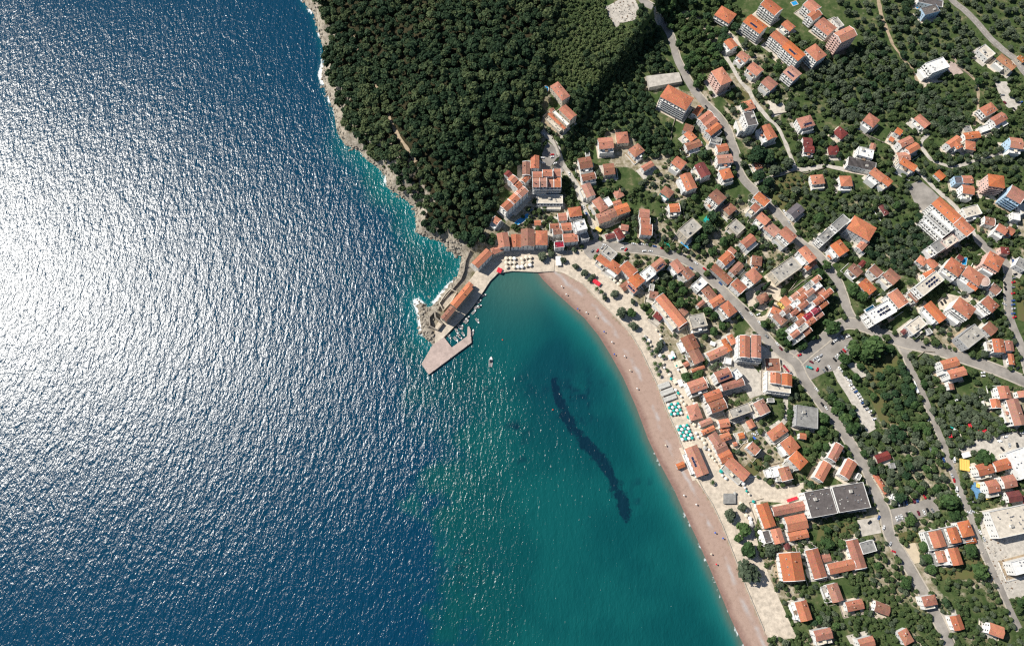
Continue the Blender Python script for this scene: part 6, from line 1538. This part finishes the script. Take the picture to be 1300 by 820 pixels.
zone([(1160,110),(1230,130),(1236,160),(1206,176),(1180,150),(1168,140)], 7.6, ['broad'], 3.8, 5.2, 'x', 33, False, tone=.55)
zone([(1190,190),(1300,195),(1310,230),(1290,228),(1255,212),(1210,222),(1190,216)], 7.8, ['broad', 'olive'], 3.8, 5.2, 'x', 34, False, tone=.45)
zone([(1040,660),(1034,654),(1050,676),(1070,690),(1040,696)], 8, ['broad'], 3, 4.4, 'shrubs of the hall garden', 35)
town('broad', [(1056,415,10.5),(1110,440,15.5),(1126,429,5.5),(1130,443,7),(1086,442,11),(1073,456,9),(1098,450,9),(1047,530,8.5),(1045,546,8),(1083,542,10),(1074,530,8),(1066,515,8),(1039,566,6),(1024,571,6),(1031,581,5.5),(1004,524,6),(1019,438,7.5),(994,424,9.5),(1000,433,7),(1030,427,6),(950,698,11.5),(1252,580,11.5),(1157,659,8.5),(1207,638,12.5),(1213,653,8),(1198,633,7),(1246,724,11),(1175,694,7.5),(1179,709,7.5),(1184,722,7.5),(802,396,7),(885,479,6.5),(889,473,5.5),(872,478,7.5),(945,672,10),(1150,740,8),(938,683,6),(1052,690,8),(1070,690,6),(884,312,6),(905,318,7),(893,300,7),(918,306,7),(840,368,7),(855,362,7),(868,368,6.5),(866,383,8),(899,395,7),(908,400,6),(906,420,7),(917,414,6),(896,428,5),(843,392,5),(816,389,4.5),(1085,366,9),(1096,376,8),(1050,336,7),(1042,346,7),(1062,300,8),(1040,276,8),(1234,698,9.5)])
town('olive', [(927.5,655,8.5),(942,644,6.5),(952,723,15.5),(980,699,9),(688,325,7),(700,322,5.5),(731,338,5),(715,330,4.5),(742,346,6),(748,355,4),(753,351,4),(780,373,6),(788,396,9),(805,413,7),(768,378,4.5),(804,383,4.5),(839,437,6.5),(835,444,5),(1000,205,9),(985,215,9),(1010,240,6),(1022,240,4.5)])
town('pine', [(1061,413,7),(1102,434,10),(892,196,7),(964,192,10),(976,198,9),(958,202,8),(965,222,9),(975,230,8),(972,240,6),(905,275,8),(899,287,9),(885,300,7),(945,134,6),(760,268,6),(725,243,5),(723,250,5),(724,258,5),(712,247,4)])
town('pine', [(600,303,8),(612,302,7),(623,307,6),(590,300,8.5),(607,294,8),(634,298,4.5),(626,300,5),(598,311,5)])
town('cypress', [(970,366,3.4),(978,386,3.4),(960,388,3.2),(974,362,3),(976,378,3),(962,372,2.8)])
town('palm', [(818,430,3),(824,442,3),(833,446,3.2),(832,461,3.2),(839,462,3),(834,468,3.2),(836.5,475,3),(822.5,436,2.6),(828,449,2.6),(843,452,2.6),(848,470,2.6),(758,366,3),(764,370,2.8),(897,600,3),(905,612,3)])
# gardens: trees and shrubs wherever the ground between the houses is free
TOWN = [(700,150),(745,205),(800,245),(850,200),(900,120),(960,30),(1060,60),(1300,100),(1310,480),(1320,840),(985,840),(950,725),(960,640),(890,545),(845,440),(760,330),(700,320),(650,290),(690,240),(690,190)]
for x, y in scatter(TOWN, 6.0, 60000, lambda x, y: not taken(x, y), 41):
    if float(poly_dist([x], [y], BACKBEACH)[0]) < 105 and 400 < y < 640 and random.random() < .55: continue
    g = float(fbm(x, y, 26, 21)) + (.05 if x > 930 and y < 330 else 0); k = random.random()
    if g > .36 and k < .8: TREES.append((random.choice(['broad', 'olive', 'broad', 'pine']), x, y, random.uniform(2.6, 4.6) + (1.4 if k < .1 else 0), 'g'))
for x, y in scatter(TOWN, 3.4, 120000, lambda x, y: not taken(x, y), 43):
    if float(poly_dist([x], [y], BACKBEACH)[0]) < 110 and 400 < y < 640 and random.random() < .6: continue
    g = float(fbm(x, y, 26, 21))
    if g > .40 and random.random() < .62 or random.random() < .13: stuff_tree('shrubbery', 'bush', x, y, random.choice((.9, 1.2, 1.6, 2.2, 3.0)) * random.uniform(.9, 1.2), random.uniform(.0, .95) ** 1.4)
for x, y in scatter([(1120,0),(1300,0),(1300,200),(1020,200),(1030,110),(1080,60)], 4.6, 60000, lambda x, y: not taken(x, y), 44):
    if random.random() < .45: stuff_tree('shrubbery', 'bush', x, y, random.uniform(1.2, 2.4), random.uniform(.4, 1.0))
for x, y in scatter([(404,0),(440,40),(470,150),(520,230),(545,290),(600,296),(590,310),(530,262),(500,225),(450,180),(424,120)], 4.5, 9000, lambda x, y: True, 45):
    if random.random() < .5: stuff_tree('shrubbery', 'bush', x, y, random.uniform(1.4, 2.6), random.uniform(.2, .7))
# the largest 290 stand as trees of their own, the rest join the masses
TREES.sort(key=lambda t: -t[3] * (1.3 if t[0] in ('cypress', 'palm') else 1) - (9 if t[0] in ('cypress', 'palm') else 0))
TNAME = {'broad': ('broadleaf_tree', 'leafy tree'), 'olive': ('olive_tree', 'olive tree'), 'pine': ('pine_tree', 'pine tree'), 'cypress': ('cypress_tree', 'cypress tree'), 'palm': ('palm_tree', 'palm tree')}
LOOKT = {'broad': 'bright green leafy tree', 'olive': 'grey-green olive tree', 'pine': 'dark pine tree', 'cypress': 'narrow dark cypress tree', 'palm': 'small palm tree'}
for i, (kind, px, py, r, grp) in enumerate(TREES):
    if i >= 290: stuff_tree('olive_groves' if kind == 'olive' else 'shrubbery', kind, px, py, r, random.uniform(.3, .7)); continue
    R = r * mpp(px, py); hh = R * {'broad': .55, 'olive': .4, 'pine': .8, 'cypress': .25, 'palm': 1.7}[kind]
    x, y, z = G(px, py, hh + R * .7); nm, cat = TNAME[kind]
    o = empty(nm, (x, y, z), random.random() * 6.283); tag(o, None, cat, grp if grp not in 'gx' else 'garden and park trees')
    cw = link('crown', random.choice(CROWN[kind]), o); cw.location = (0, 0, hh); cw.scale = (R * random.uniform(.92, 1.08), R * random.uniform(.92, 1.08), R * random.uniform(.95, 1.15))
    tk = link('trunk', TRUNK, o); tk.scale = (max(R * .25, .5), max(R * .25, .5), (hh + R * .45) / 1.5)
    want_label(o, px, py, LOOKT[kind], 'big' if r > 8.4 else '')
for name, L in STUFF.items():
    Q = np.concatenate([q for q, _ in L]); T = np.concatenate([t for _, t in L])
    o = link(name, quads_mesh(name, Q, T, LEAF[{'forest': 'forest', 'olive_groves': 'grove', 'shrubbery': 'bush'}[name]])); o['kind'] = 'stuff'
    o['category'] = {'forest': 'forest', 'olive_groves': 'olive groves', 'shrubbery': 'shrubs'}[name]
    o['label'] = {'forest': 'dense dark pine wood covering the headland above the rocky coast', 'olive_groves': 'grey-green olive groves spread over the hillside above the town', 'shrubbery': 'low garden shrubs and scrub between houses and trees'}[name]
# ------------------------------------------------------------------ loose rocks of the west shore and the rubble
def rocks(name, pts, label):
    V, F = [], []; ico = bmesh.new(); bmesh.ops.create_icosphere(ico, subdivisions=1, radius=1); iv = np.array([v.co[:] for v in ico.verts]); itri = np.array([[v.index for v in f.verts] for f in ico.faces]); ico.free(); n = 0
    for px, py, r, m_ in pts:
        x, y = P(px, py, .8); z = max(H(x, y), -.6); v = iv * (1 + RNG.normal(0, .18, (len(iv), 1))) * np.array([r * RNG.uniform(.7, 1.4), r * RNG.uniform(.7, 1.4), r * RNG.uniform(.45, .9)]) * m_
        a = RNG.random() * 6.28; c, s = math.cos(a), math.sin(a); v = v @ np.array([[c, s, 0], [-s, c, 0], [0, 0, 1]]); V.append(v + np.array([x, y, z])); F.append(itri + n); n += len(iv)
    me = npmesh(name, np.concatenate(V), np.concatenate(F), M['rock']); o = link(name, me); tag(o, label, 'rocks', None, 'stuff')
pts = []
for a, b in zip(WEST[2:], WEST[3:]):
    n = int(math.hypot(b[0] - a[0], b[1] - a[1]) / 1.1) + 1
    for i in range(n):
        t = random.random(); pts.append((a[0] + (b[0] - a[0]) * t + random.gauss(1.5, 2.6), a[1] + (b[1] - a[1]) * t + random.gauss(0, 2.2), random.uniform(.5, 1.9), 1))
for _ in range(70): pts.append((random.gauss(540, 6), random.gauss(408, 13), random.uniform(.5, 2.0), 1))
for _ in range(30): pts.append((random.gauss(578, 5), random.gauss(313, 5), random.uniform(.8, 2.6), 1))
rocks('shore_rocks', pts, 'broken pale limestone rocks along the wave-washed west shore')
pts = [(random.uniform(770, 810), random.uniform(2, 30), random.uniform(.3, .9), 1) for _ in range(160)] + [(random.gauss(1262, 8) + (y_ - 690) * .25, y_, random.uniform(.25, .8), 1) for y_ in [random.uniform(660, 750) for _ in range(150)]]
pts = [(a, b, r, 1) for a, b, r, _ in pts if in_poly([a], [b], AREAS[14][1])[0] or a > 1000]
def rub(pts):
    mb = MB()
    for px, py, r, _ in pts:
        x, y, z = G(px, py); a = random.random() * 3; c, s = math.cos(a) * r, math.sin(a) * r
        mb.prism([(x + c, y + s), (x - s, y + c), (x - c, y - s), (x + s, y - c)], z, z + r * random.uniform(.4, 1) + .3, 0 if random.random() < .7 else 1)
    o = mb.build('rubble', [M['concrete'], M['wood']]); tag(o, 'scattered grey rubble and timber in the two building clearings', 'rubble', None, 'stuff')
rub(pts)
settle_labels()
# ------------------------------------------------------------------ camera, sun, sky
cam = D.cameras.new('camera'); co = link('camera', cam); co.location = (0, 0, HC); co.rotation_euler = (TILT, 0, 0)
cam.sensor_width = 36; cam.sensor_fit = 'HORIZONTAL'; cam.lens = 36 * FPX / 1300; cam.shift_y = -45 / 1300; cam.clip_start = 5; cam.clip_end = 12000
scene.camera = co
SUN_EL, SUN_DIR = math.radians(45), (-.918, .396)
az = math.atan2(SUN_DIR[1], SUN_DIR[0])
sun = D.lights.new('sun', 'SUN'); sun.energy = SUN_E; sun.angle = math.radians(.53); sun.color = (1, .95, .87); so = link('sun', sun); so.location = (-300, 150, 500)
d = Vector((math.cos(az) * math.cos(SUN_EL), math.sin(az) * math.cos(SUN_EL), math.sin(SUN_EL))); so.rotation_euler = d.to_track_quat('Z', 'Y').to_euler()
w = D.worlds.new('World'); scene.world = w; w.use_nodes = True; nt = w.node_tree
sky = nt.nodes.new('ShaderNodeTexSky'); sky.sky_type = 'NISHITA'; sky.sun_disc = False; sky.sun_elevation = SUN_EL; sky.sun_rotation = math.pi / 2 - az; sky.altitude = 300; sky.air_density = 1; sky.dust_density = .6; sky.ozone_density = 1.5
nt.links.new(sky.outputs[0], nt.nodes['Background'].inputs['Color']); nt.nodes['Background'].inputs['Strength'].default_value = SKY_S
vs = scene.view_settings; vs.view_transform = 'Standard'; vs.look = 'None'; vs.exposure = EXPO; vs.gamma = 1; vs.use_curve_mapping = False
scene.render.engine = 'CYCLES'; scene.cycles.use_denoising = DENOISE; scene.cycles.max_bounces = 5; scene.cycles.diffuse_bounces = 2; scene.cycles.glossy_bounces = 2
scene.cycles.pixel_filter_type = 'BLACKMAN_HARRIS'; scene.cycles.filter_width = 1.25
